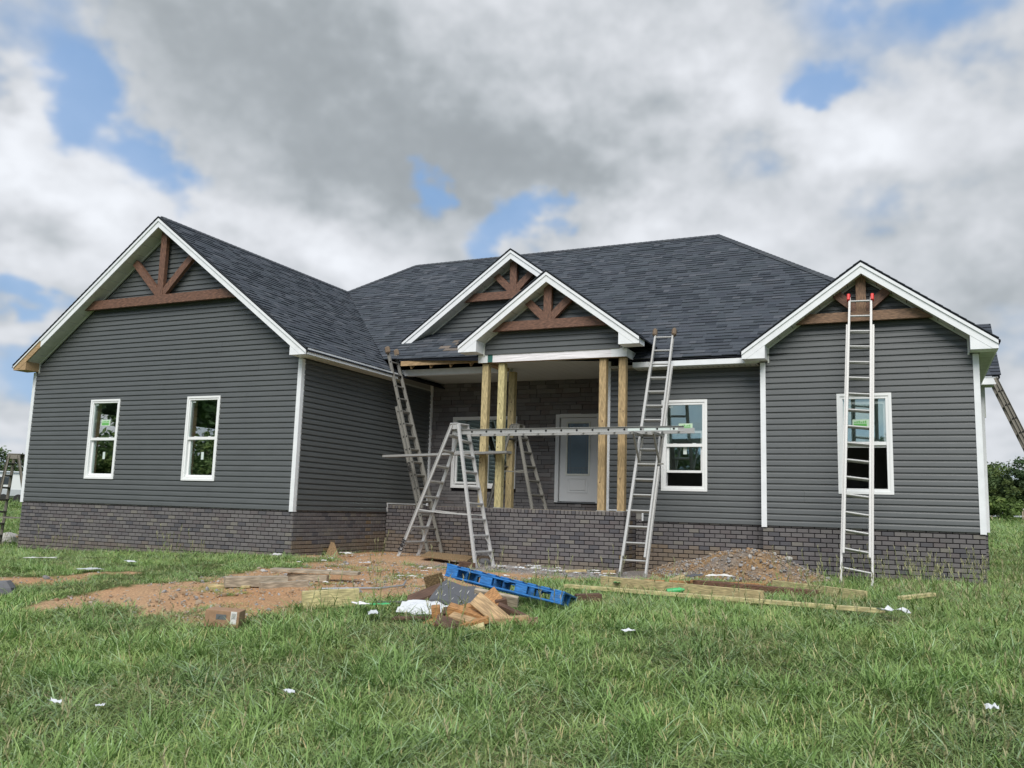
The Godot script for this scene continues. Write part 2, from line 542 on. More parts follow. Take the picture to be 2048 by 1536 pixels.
func hp(called: String, g, m: Material, xf := Transform3D.IDENTITY, parent: Node3D = null) -> MeshInstance3D:
	var back := Transform3D(Basis.IDENTITY, -HOUSE_AT)
	if parent:
		return part(parent, called, g, m, parent.transform.affine_inverse() * back * xf)
	return part(house, called, g, m, back * xf)


func frame(o: Vector3, u: Vector3) -> Transform3D:
	return Transform3D(Basis(u, Vector3.UP, u.cross(Vector3.UP)), o)


# Two-lap vinyl panels on a wall. gable is [u of apex, v of apex, slope] or empty; openings are Rect2 in wall coordinates.
const LAP := 0.1105
func siding(xf: Transform3D, u0: float, u1: float, v0: float, v1: float, gable: Array, openings: Array, seed_no: int) -> void:
	rng.seed = seed_no
	var row := 0
	var v := v0
	while v < v1 - 0.01:
		var laps := []
		for k in 2:
			var b := v + k * LAP
			var t := minf(b + LAP, v1)
			if t - b < 0.02:
				continue
			var lo := [u0, u0]
			var hi := [u1, u1]
			if gable:
				for e in 2:
					var q: float = [b, t][e]
					var half: float = maxf(0.0, (gable[1] - q) / gable[2])
					lo[e] = maxf(u0, gable[0] - half)
					hi[e] = minf(u1, gable[0] + half)
			var runs := [[lo[0], hi[0], lo[1], hi[1]]]
			for r: Rect2 in openings:
				if (b + t) * 0.5 > r.position.y and (b + t) * 0.5 < r.end.y:
					var next := []
					for q in runs:
						if r.position.x < q[1] and r.end.x > q[0]:
							next.append([q[0], r.position.x, q[2], r.position.x])
							next.append([r.end.x, q[1], r.end.x, q[3]])
						else:
							next.append(q)
					runs = next
			laps.append([b, t, runs])
		# seams
		var joint := fposmod(row * 1.31 + seed_no * 0.77, 3.66)
		var cuts := []
		for lap in laps:
			var done := []
			for q in lap[2]:
				var a: float = q[0]
				var at := u0 + joint
				var first: float = q[2]
				while at < q[1] - 0.5:
					if at > a + 0.5:
						done.append([a, at - 0.0015, first, at - 0.0015])
						a = at + 0.0015
						first = a
					at += 3.66
				if q[1] - a > 0.02:
					done.append([a, q[1], first, q[3]])
			cuts.append(done)
		if laps.size() == 2 and cuts[0].size() == cuts[1].size():
			for i in cuts[0].size():
				var g := Geo.new()
				for k in 2:
					lap_shape(g, laps[k][0], laps[k][1], cuts[k][i], 0.0012 * (i % 2))
				hp("siding_panel", g, M.siding, xf)
		else:
			for k in laps.size():
				for q in cuts[k]:
					var g := Geo.new()
					lap_shape(g, laps[k][0], laps[k][1], q, 0.0)
					hp("siding_panel", g, M.siding, xf)
		v += 2.0 * LAP
		row += 1


func lap_shape(g: Geo, b: float, t: float, q: Array, out: float) -> void:
	var h := LAP
	var prof := [[b, 0.002], [b, 0.031], [b + 0.008, 0.0315], [minf(b + 0.58 * h, t), 0.025], [minf(b + 0.68 * h, t), 0.018], [minf(b + 0.80 * h, t), 0.0105], [t, 0.007]]
	var l := func(v: float) -> float: return lerpf(q[0], q[2], (v - b) / (t - b))
	var r := func(v: float) -> float: return lerpf(q[1], q[3], (v - b) / (t - b))
	for i in prof.size() - 1:
		var v0: float = prof[i][0]
		var v1: float = prof[i + 1][0]
		var o0: float = prof[i][1] + out
		var o1: float = prof[i + 1][1] + out
		g.quad(Vector3(l.call(v0), v0, o0), Vector3(r.call(v0), v0, o0), Vector3(r.call(v1), v1, o1), Vector3(l.call(v1), v1, o1))
	g.quad(Vector3(q[0], b, 0.002), Vector3(q[0], b, 0.024), Vector3(q[2], t, 0.007), Vector3(q[2], t, 0.0))
	g.quad(Vector3(q[1], b, 0.024), Vector3(q[1], b, 0.002), Vector3(q[3], t, 0.0), Vector3(q[3], t, 0.007))


# Running bond. Bricks are gathered, then the nearest are made one by one and the rest joined.
func brick_wall(xf: Transform3D, ulen: float, vtop: float, vbot: float, shift: float, cap: bool, soil: Vector3) -> void:
	var pitch := 0.203
	var course := 0.0813
	var v := vtop
	var row := 0
	if cap:      # a row of headers set on edge below the slab
		var u := 0.0
		while u < ulen - 0.02:
			var l := minf(0.078, ulen - u)
			bricks.append([xf * Vector3(u + l * 0.5, v - 0.042, 0.0), xf.basis, l - 0.012, 0.074, brick_tint(xf * Vector3(u, v, 0), soil), 0.004])
			u += 0.078
		v -= 0.088
	else:
		v += 0.045      # the top course is half hidden by the siding
	while v > vbot:
		var u := -pitch * (0.5 if row % 2 == 0 else 0.0) - shift
		while u < ulen:
			var a := maxf(u, 0.0)
			var b := minf(u + pitch, ulen)
			if b - a > 0.03:
				var p := xf * Vector3((a + b) * 0.5, v - course * 0.5, 0.0)
				bricks.append([p, xf.basis, b - a - 0.0135, course - 0.0135, brick_tint(p, soil), rng.randf_range(-0.0015, 0.003)])
			u += pitch
		v -= course
		row += 1


func brick_tint(p: Vector3, soil: Vector3) -> Color:
	var t := rng.randf()
	var c := Color(0.22, 0.206, 0.21).lerp(Color(0.285, 0.268, 0.262), t)
	var r := rng.randf()
	if r < 0.06:
		c = Color(0.32, 0.30, 0.27)
	elif r < 0.16:
		c = Color(0.175, 0.17, 0.182)
	elif r < 0.30:
		c = Color(0.23, 0.205, 0.205)
	# splashed clay on the lower courses where the soil is bare
	if soil.x > 0.0:
		var edge := soil.y + soil.x * nz.get_noise_2d(p.x * 70.0 + p.z * 70.0, 40.0) + 0.07 * rng.randf_range(-1.0, 1.0)
		if p.y < edge:
			c = c.lerp(Color(0.38, 0.29, 0.19), soil.z * rng.randf_range(0.6, 1.0))
	if rng.randf() < 0.003:
		c = c.lerp(Color(0.48, 0.33, 0.14), 0.6)
	return c


func brick_geo(g: Geo, xf: Transform3D, l: float, h: float, dep: float, out: float, col: Color) -> void:
	g.col = col
	var x := l * 0.5
	var y := h * 0.5
	var b := 0.005
	var f := out + 0.006
	var p := func(a, c, z): return xf * Vector3(a, c, z)
	g.quad(p.call(-x + b, -y + b, f), p.call(x - b, -y + b, f), p.call(x - b, y - b, f), p.call(-x + b, y - b, f))
	var w := f - b
	g.quad(p.call(-x, -y, w), p.call(x, -y, w), p.call(x - b, -y + b, f), p.call(-x + b, -y + b, f))
	g.quad(p.call(x, -y, w), p.call(x, y, w), p.call(x - b, y - b, f), p.call(x - b, -y + b, f))
	g.quad(p.call(x, y, w), p.call(-x, y, w), p.call(-x + b, y - b, f), p.call(x - b, y - b, f))
	g.quad(p.call(-x, y, w), p.call(-x, -y, w), p.call(-x + b, -y + b, f), p.call(-x + b, y - b, f))
	var k := f - dep
	g.quad(p.call(-x, -y, k), p.call(x, -y, k), p.call(x, -y, w), p.call(-x, -y, w))
	g.quad(p.call(x, -y, k), p.call(x, y, k), p.call(x, y, w), p.call(x, -y, w))
	g.quad(p.call(x, y, k), p.call(-x, y, k), p.call(-x, y, w), p.call(x, y, w))
	g.quad(p.call(-x, y, k), p.call(-x, -y, k), p.call(-x, -y, w), p.call(-x, y, w))


func lay_bricks(parent: MeshInstance3D) -> void:
	bricks.sort_custom(func(a, b): return a[0].distance_squared_to(EYE) < b[0].distance_squared_to(EYE))
	var rest := Geo.new()
	for i in bricks.size():
		var q: Array = bricks[i]
		var xf := Transform3D(q[1], q[0])
		if i < 300:
			var g := Geo.new()
			brick_geo(g, Transform3D.IDENTITY, q[2], q[3], 0.035, q[5], q[4])
			hp("brick", g, M.brick, xf, parent)
		else:
			brick_geo(rest, xf, q[2], q[3], 0.035, q[5], q[4])
	tag(hp("brickwork", rest, M.brick, Transform3D.IDENTITY, parent), "", "", "", "stuff")


func stone_wall(parent: MeshInstance3D) -> void:
	rng.seed = 77
	var xf := frame(V(XGR, 0, DS), Vector3.RIGHT)
	var w := XM - XGR
	var v := FLOOR
	var win := Rect2(-10.59 - XGR, 1.60, 1.77, 1.79)
	var dr := Rect2(-7.81 - XGR, 1.30, 1.15, 2.11)
	while v < 4.25:
		var h := rng.randf_range(0.065, 0.125)
		h = minf(h, 4.25 - v)
		var u := -rng.randf_range(0.0, 0.3)
		while u < w:
			var l := rng.randf_range(0.16, 0.52)
			var a := maxf(u, 0.0)
			var b := minf(u + l, w)
			var pieces := [[a, b]]
			for r: Rect2 in [win, dr]:
				if v + h > r.position.y + 0.02 and v < r.end.y - 0.02:
					var nx := []
					for q in pieces:
						if q[0] < r.end.x and q[1] > r.position.x:
							if r.position.x - q[0] > 0.04: nx.append([q[0], r.position.x])
							if q[1] - r.end.x > 0.04: nx.append([r.end.x, q[1]])
						else:
							nx.append(q)
					pieces = nx
			for q in pieces:
				if q[1] - q[0] > 0.03:
					var t := rng.randf()
					var c := Color(0.215, 0.208, 0.212).lerp(Color(0.33, 0.32, 0.32), t)
					if rng.randf() < 0.2: c = Color(0.25, 0.225, 0.22)
					stones.append([xf * Vector3((q[0] + q[1]) * 0.5, v + h * 0.5, 0.0), xf.basis, q[1] - q[0] - 0.006, h - 0.006, c, rng.randf_range(0.0, 0.035)])
			u += l
		v += h
	stones.sort_custom(func(a, b): return a[0].distance_squared_to(EYE) < b[0].distance_squared_to(EYE))
	var rest := Geo.new()
	for i in stones.size():
		var q: Array = stones[i]
		var x2 := Transform3D(q[1], q[0])
		if i < 300:
			var g := Geo.new()
			brick_geo(g, Transform3D.IDENTITY, q[2], q[3], 0.06, q[5], q[4])
			hp("stone", g, M.stone, x2, parent)
		else:
			brick_geo(rest, x2, q[2], q[3], 0.06, q[5], q[4])
	tag(hp("stonework", rest, M.stone, Transform3D.IDENTITY, parent), "", "", "", "stuff")


# Rows of laminated shingles. o: eave corner, u along the eave, v up the slope; lim(v) gives the two ends of the row at that height.
func shingle_rows(o: Vector3, u: Vector3, v: Vector3, vmax: float, lim: Callable, sd: int) -> void:
	rng.seed = sd
	var n := u.cross(v).normalized()
	var e := 0.143
	var k := 0
	while k * e < vmax:
		var v0 := k * e
		var v1 := minf(v0 + e, vmax)
		var b: Array = lim.call(v0)
		var t: Array = lim.call(v1)
		var at: float = minf(b[0], t[0]) - rng.randf_range(0.0, 0.3)
		var stop: float = maxf(b[1], t[1])
		while at < stop:
			var l := rng.randf_range(0.11, 0.36)
			var b0 := clampf(at, b[0], b[1])
			var b1 := clampf(at + l, b[0], b[1])
			var t0 := clampf(at, t[0], t[1])
			var t1 := clampf(at + l, t[0], t[1])
			if b1 - b0 > 0.02 or t1 - t0 > 0.02:
				var thick := 0.022 if rng.randf() < 0.52 else 0.010
				thick += rng.randf_range(-0.002, 0.002)
				var s := rng.randf()
				var c := Color(0.088, 0.101, 0.118).lerp(Color(0.124, 0.140, 0.160), s)
				if rng.randf() < 0.10: c = Color(0.150, 0.164, 0.184)
				if rng.randf() < 0.08: c = Color(0.074, 0.083, 0.10)
				var mid := o + u * ((b0 + b1) * 0.5) + v * v0
				# scuffed by boots left of the porch gable
				if sd == 101 and mid.x > -10.1 and mid.x < -8.9 and mid.z < -17.45 and mid.z > -17.95 and rng.randf() < 0.45: c = Color(0.22, 0.195, 0.17).lerp(Color(0.34, 0.28, 0.23), rng.randf())
				tabs.append([mid, [o + u * b0 + v * v0, o + u * b1 + v * v0, o + u * t1 + v * (v1 + 0.004), o + u * t0 + v * (v1 + 0.004)], n, thick, c])
			at += l
		k += 1


func tab_geo(g: Geo, q: Array, off: Vector3) -> void:
	g.col = q[4]
	var p: Array = q[1]
	var up: Vector3 = q[2] * q[3]
	var lo: Vector3 = q[2] * 0.004
	var a: Vector3 = p[0] - off
	var b: Vector3 = p[1] - off
	var c: Vector3 = p[2] - off
	var d: Vector3 = p[3] - off
	g.quad(a + up, b + up, c + lo, d + lo)
	g.quad(a, b, b + up, a + up)
	g.quad(b, c, c + lo, b + up)
	g.quad(d, a, a + up, d + lo)


func lay_shingles(parent: MeshInstance3D) -> void:
	tabs.sort_custom(func(a, b): return a[0].distance_squared_to(EYE) < b[0].distance_squared_to(EYE))
	var rest := Geo.new()
	for i in tabs.size():
		var q: Array = tabs[i]
		if i < 300:
			var g := Geo.new()
			tab_geo(g, q, q[0])
			hp("shingle", g, M.shingle, Transform3D(Basis.IDENTITY, q[0]), parent)
		else:
			tab_geo(rest, q, Vector3.ZERO)
	tag(hp("shingle_rows", rest, M.shingle, Transform3D.IDENTITY, parent), "", "", "", "stuff")


# A gable end: rake boards, returns, sloping soffit and roof edge. xc, ya: apex of the rake board; half: to the tip of the eave.
func gable(xc: float, ya: float, half: float, m: float, drake: float, dwall: float, ybot: float, dback: float, sides: Array, wood_left := false, wl := -99.0, wr := 99.0) -> void:
	var hv := 0.20
	for s in [-1, 1]:
		var x_tip: float = xc + s * half
		var tip_end: float = sides[0] if s < 0 else sides[1]      # how far down the rake this side runs (1 is the whole way)
		var xe: float = xc + s * half * tip_end
		var line := func(x: float) -> float: return ya - m * absf(x - xc)
		# deck and roof edge
		var g := Geo.new()
		var q := [V(xc, ya + 0.002, drake - 0.02), V(xe + s * 0.035, line.call(xe) - 0.03 + 0.002, drake - 0.02), V(xe + s * 0.035, line.call(xe) - 0.03 + 0.03, drake - 0.02), V(xc, ya + 0.03, drake - 0.02)]
		if s < 0: q.reverse()
		g.prism(q, Vector3(0, 0, -(dback - drake)))
		hp("roof_deck", g, M.deck)
		# shingle ends showing along the rake
		var e := Geo.new()
		e.col = Color(0.085, 0.095, 0.11)
		var along := Vector3(s, -m, 0).normalized()
		var len := Vector2(xe - xc, line.call(xe) - ya).length()
		var at := 0.0
		var nrm := Vector3(m * s, 1, 0).normalized()
		while at < len:
			var l := minf(0.145, len - at)
			var p0 := V(xc, ya + 0.03, drake - 0.035) + along * at
			e.box(p0 + along * l * 0.5 + nrm * 0.008 + Vector3(0, 0, -0.15), Vector3(l + 0.012, 0.012, 0.3), Basis(along, nrm, along.cross(nrm)).rotated(Vector3(0, 0, 1), s * 0.05))
			at += 0.145
		tag(hp("rake_shingle_row", e, M.shingle), "", "", "", "stuff")
		# rake board and upper moulding
		var is_wood: bool = wood_left and s < 0
		var cut: float = 0.80 if is_wood else 1.0
		for piece in [[0.0, cut, false], [cut, 1.0, true]]:
			if piece[0] >= piece[1]:
				continue
			var xa: float = xc + s * half * tip_end * piece[0]
			var xb: float = xc + s * half * tip_end * piece[1]
			var lowb: float = line.call(xb) - hv
			var r := Geo.new()
			var poly := [V(xa, line.call(xa) - hv, drake), V(xb, maxf(lowb, ybot), drake), V(xb, line.call(xb), drake), V(xa, line.call(xa), drake)]
			if lowb < ybot:      # plumb cut at the tip
				var xk: float = xc + s * (ya - hv - ybot) / m
				poly = [V(xa, line.call(xa) - hv, drake), V(xk, ybot, drake), V(xb, ybot, drake), V(xb, line.call(xb), drake), V(xa, line.call(xa), drake)]
			if s < 0: poly.reverse()
			r.prism(poly, Vector3(0, 0, -0.03))
			var o := hp("rake_board", r, M.pine if piece[2] and is_wood else M.white)
			if piece[2] and is_wood:
				o.set_meta("label", "bare unpainted wood at the lower end of the rake board")
			if not (piece[2] and is_wood) or true:
				var mo := Geo.new()
				var hm := 0.062 if not (piece[2] and is_wood) else 0.035
				var pm := [V(xa, line.call(xa) - hm, drake - 0.022), V(xb, line.call(xb) - hm, drake - 0.022), V(xb, line.call(xb) - 0.001, drake - 0.022), V(xa, line.call(xa) - 0.001, drake - 0.022)]
				if s < 0: pm.reverse()
				mo.prism(pm, Vector3(0, 0, -0.0215))
				hp("rake_moulding", mo, M.white)
		# boxed return at the eave
		if tip_end >= 1.0:
			var xin: float = x_tip - s * 0.42
			var rt := Geo.new()
			var ytop: float = line.call(xin) - hv + 0.01
			var pr := [V(xin, ybot, drake + 0.004), V(x_tip, ybot, drake + 0.004), V(x_tip, line.call(x_tip) - 0.02, drake + 0.004), V(xin, ytop, drake + 0.004)]
			if s < 0: pr.reverse()
			rt.prism(pr, Vector3(0, 0, -(dwall - drake - 0.03)))
			var ro := hp("eave_return", rt, M.pine if is_wood else M.white)
			if is_wood:
				ro.set_meta("label", "bare wood eave return without its white cover")
			var jt := Geo.new()
			jt.box(V(xin - s * 0.014, (ybot + ytop) * 0.5 - 0.01, dwall - 0.022), Vector3(0.026, ytop - ybot + 0.05, 0.035))
			hp("channel_trim", jt, M.soffit)
		# sloping soffit in panels
		var x0: float = xc
		var x1: float = xc + s * (half * tip_end - (0.40 if tip_end >= 1.0 else 0.0))
		var sn := int(absf(x1 - x0) / 0.245)
		for i in sn:
			var xa2: float = lerpf(x0, x1, (i + 0.02) / sn)
			var xb2: float = lerpf(x0, x1, (i + 0.98) / sn)
			var sg := Geo.new()
			var ps := [V(xa2, line.call(xa2) - hv + 0.012, drake + 0.031), V(xb2, line.call(xb2) - hv + 0.012, drake + 0.031), V(xb2, line.call(xb2) - hv + 0.024, drake + 0.031), V(xa2, line.call(xa2) - hv + 0.024, drake + 0.031)]
			if s < 0: ps.reverse()
			sg.prism(ps, Vector3(0, 0, -(dwall - drake - 0.033)))
			hp("soffit_panel", sg, M.soffit)
		# channel where the soffit meets the siding
		var ch := Geo.new()
		var pc := [V(x0, line.call(x0) - hv - 0.025, dwall - 0.036), V(x1, line.call(x1) - hv - 0.025, dwall - 0.036), V(x1, line.call(x1) - hv + 0.011, dwall - 0.036), V(x0, line.call(x0) - hv + 0.011, dwall - 0.036)]
		if s < 0: pc.reverse()
		ch.prism(pc, Vector3(0, 0, -0.034))
		hp("channel_trim", ch, M.soffit)


# Decorative timber truss in a gable: beam, king post, two braces.
func truss(xc: float, y0: float, hb: float, bl: float, br: float, ya: float, m: float, d: float, ky: float, spread: float, by: float, pale: bool, skip_right := false) -> void:
	var t := Node3D.new()
	t.name = "gable_truss"
	house.add_child(t, true)
	t.position = V(xc, y0, d) - HOUSE_AT
	var bw := 0.09
	var mm: Material = M.stained_pale if pale else M.stained
	var put := func(called: String, pts: Array, dd: float, mt: Material) -> void:
		var g := Geo.new()
		var base: Vector3 = pts[0]
		var ax: Vector3 = (pts[1] - pts[0]).normalized()
		var bs := Basis(ax, Vector3(0, 0, 1).cross(ax), Vector3(0, 0, 1))
		var loc := []
		for p in pts:
			loc.append(bs.inverse() * (p - base))
		g.prism(loc, Vector3(0, 0, -bw))
		var o := MeshInstance3D.new()
		o.name = called
		o.mesh = g.mesh()
		o.material_override = mt
		o.transform = Transform3D(bs, base - V(xc, y0, d) + Vector3(0, 0, dd))
		t.add_child(o, true)
	var yt := y0 + hb
	# the beam ends follow the soffit
	var line := func(x: float) -> float: return ya - m * absf(x - xc) - 0.19
	put.call("beam", [V(bl, y0, d), V(br, y0, d), V(br - hb / m, yt, d), V(bl + hb / m, yt, d)], 0.0, mm)
	put.call("king_post", [V(xc + 0.085, yt + 0.001, d), V(xc + 0.085, minf(ky, line.call(xc + 0.085) + 0.05), d), V(xc - 0.085, minf(ky, line.call(xc - 0.085) + 0.05), d), V(xc - 0.085, yt + 0.001, d)], -0.004, M.stained_pale if pale else M.stained)
	for s in [-1, 1]:
		if s > 0 and skip_right:
			continue
		var a := V(xc + s * 0.09, yt + 0.05, d)
		var b := V(xc + s * spread, by, d)
		var ax := (b - a).normalized()
		var nn := Vector3(0, 0, 1).cross(ax) * 0.078
		a -= ax * 0.10
		var p := [a - nn, b - nn, b + nn, a + nn]
		put.call("brace", p, -0.012, M.stained)


func window(x0: float, x1: float, y0: float, y1: float, d: float, lift: float, sticker: int, trim := 0.07) -> void:
	var w := Node3D.new()
	w.name = "window"
	house.add_child(w, true)
	var base := V((x0 + x1) * 0.5, y0, d)
	w.position = base - HOUSE_AT
	var hw := (x1 - x0) * 0.5
	var h := y1 - y0
	var p := func(called: String, g: Geo, m: Material) -> MeshInstance3D: return part(w, called, g, m)
	var ring := func(g: Geo, a: float, b: float, c: float, e: float, t: float, z0: float, z1: float) -> void:
		g.span(Vector3(a, c, z0), Vector3(a + t, e, z1))
		g.span(Vector3(b - t, c, z0), Vector3(b, e, z1))
		g.span(Vector3(a + t, c, z0 + 0.001), Vector3(b - t, c + t, z1 - 0.001))
		g.span(Vector3(a + t, e - t, z0 + 0.001), Vector3(b - t, e, z1 - 0.001))
	var g1 := Geo.new()
	ring.call(g1, -hw, hw, 0.0, h, trim * 0.6, -0.02, 0.042)
	p.call("casing", g1, M.vinyl)
	var g2 := Geo.new()
	var f := trim * 0.6
	ring.call(g2, -hw + f, hw - f, f, h - f, trim * 0.55, -0.10, 0.028)
	p.call("frame", g2, M.vinyl)
	var a := -hw + f + trim * 0.5
	var b := hw - f - trim * 0.5
	var lo := f + trim * 0.5
	var hi := h - f - trim * 0.5
	var mid := (lo + hi) * 0.5
	# upper sash, in front
	var s1 := Geo.new()
	s1.span(Vector3(a, mid - 0.03, -0.03), Vector3(b, mid + 0.03, 0.012))
	s1.span(Vector3(a, mid + 0.03, -0.03), Vector3(a + 0.012, hi, 0.0))
	s1.span(Vector3(b - 0.012, mid + 0.03, -0.03), Vector3(b, hi, 0.0))
	var up: MeshInstance3D = p.call("upper_sash", s1, M.vinyl)
	var pg := Geo.new()
	pg.span(Vector3(a + 0.004, mid + 0.02, -0.014), Vector3(b - 0.004, hi + 0.004, -0.010))
	part(up, "pane", pg, M.glass)
	# lower sash, behind, raised by lift
	var s2 := Geo.new()
	var sh := mid - lo
	ring.call(s2, a + 0.002, b - 0.002, lo + lift, lo + sh + 0.02 + lift, 0.046, -0.072, -0.031)
	var dn: MeshInstance3D = p.call("lower_sash", s2, M.vinyl)
	var ph := Geo.new()
	ph.span(Vector3(a + 0.03, lo + lift + 0.03, -0.062), Vector3(b - 0.03, lo + sh + lift - 0.01, -0.058))
	part(dn, "pane", ph, M.glass)
	if sticker > 0:
		var cx := 0.02
		var cy := mid + (hi - mid) * 0.45
		if sticker == 2:
			cx = -0.06
		var k1 := Geo.new()
		k1.span(Vector3(cx - 0.14, cy - 0.07, -0.009), Vector3(cx + 0.14, cy + 0.07, -0.0085))
		var so := part(up, "sticker", k1, M.sticker_pale)
		so.set_meta("label", "pale green maker's sticker with dark green lettering band")
		var k2 := Geo.new()
		k2.span(Vector3(cx - 0.12, cy - 0.055, -0.0082), Vector3(cx + 0.10, cy - 0.005, -0.0078))
		for i in 6:
			k2.span(Vector3(cx - 0.11 + i * 0.036, cy + 0.005, -0.0082), Vector3(cx - 0.085 + i * 0.036, cy + 0.03 + 0.008 * (i % 3), -0.0078))
		part(up, "sticker_print", k2, M.sticker_green)
	if sticker >= 0:
		var k3 := Geo.new()
		var cy2 := lo + lift + sh * 0.55
		k3.span(Vector3(-0.035, cy2 - 0.08, -0.057), Vector3(0.035, cy2 + 0.08, -0.0565))
		part(dn, "label_sticker", k3, M.sticker_white)
		var k4 := Geo.new()
		k4.span(Vector3(a + 0.05, hi - 0.05, -0.009), Vector3(a + 0.13, hi - 0.03, -0.0085))
		part(up, "small_sticker", k4, M.sticker_white)
	var lk := Geo.new()
	for s in [-0.35, 0.35]:
		lk.box(Vector3(s * hw * 1.2, mid + 0.036, -0.02), Vector3(0.07, 0.014, 0.02))
	p.call("lock", lk, M.vinyl)


# Backing wall in boxes round its openings, 0.1 m thick, set just behind the cladding.
func backing(called: String, xf: Transform3D, u0: float, u1: float, v0: float, v1: float, openings: Array, m: Material) -> MeshInstance3D:
	var g := Geo.new()
	var us := [u0, u1]
	for r: Rect2 in openings:
		us.append(r.position.x); us.append(r.end.x)
	us.sort()
	for i in us.size() - 1:
		if us[i + 1] - us[i] < 0.001:
			continue
		var mid: float = (us[i] + us[i + 1]) * 0.5
		var v := v0
		var rs := []
		for r: Rect2 in openings:
			if mid > r.position.x and mid < r.end.x:
				rs.append(r)
		rs.sort_custom(func(a, b): return a.position.y < b.position.y)
		for r: Rect2 in rs:
			if r.position.y > v:
				g.span(Vector3(us[i], v, -0.102), Vector3(us[i + 1], r.position.y, -0.002))
			v = r.end.y
		if v < v1:
			g.span(Vector3(us[i], v, -0.102), Vector3(us[i + 1], v1, -0.002))
	return hp(called, g, m, xf)


func corner_trim(x: float, d: float, y0: float, y1: float, side: int, w := 0.085) -> void:
	var g := Geo.new()      # front leaf and return leaf
	g.span(V(x - (w if side > 0 else 0.0), y0, d - 0.036), V(x + (w if side < 0 else 0.0), y1, d - 0.004))
	g.span(V(x, y0 + 0.0005, d - 0.0365), V(x + side * 0.012, y1 - 0.0005, d + w))
	hp("corner_trim", g, M.white)


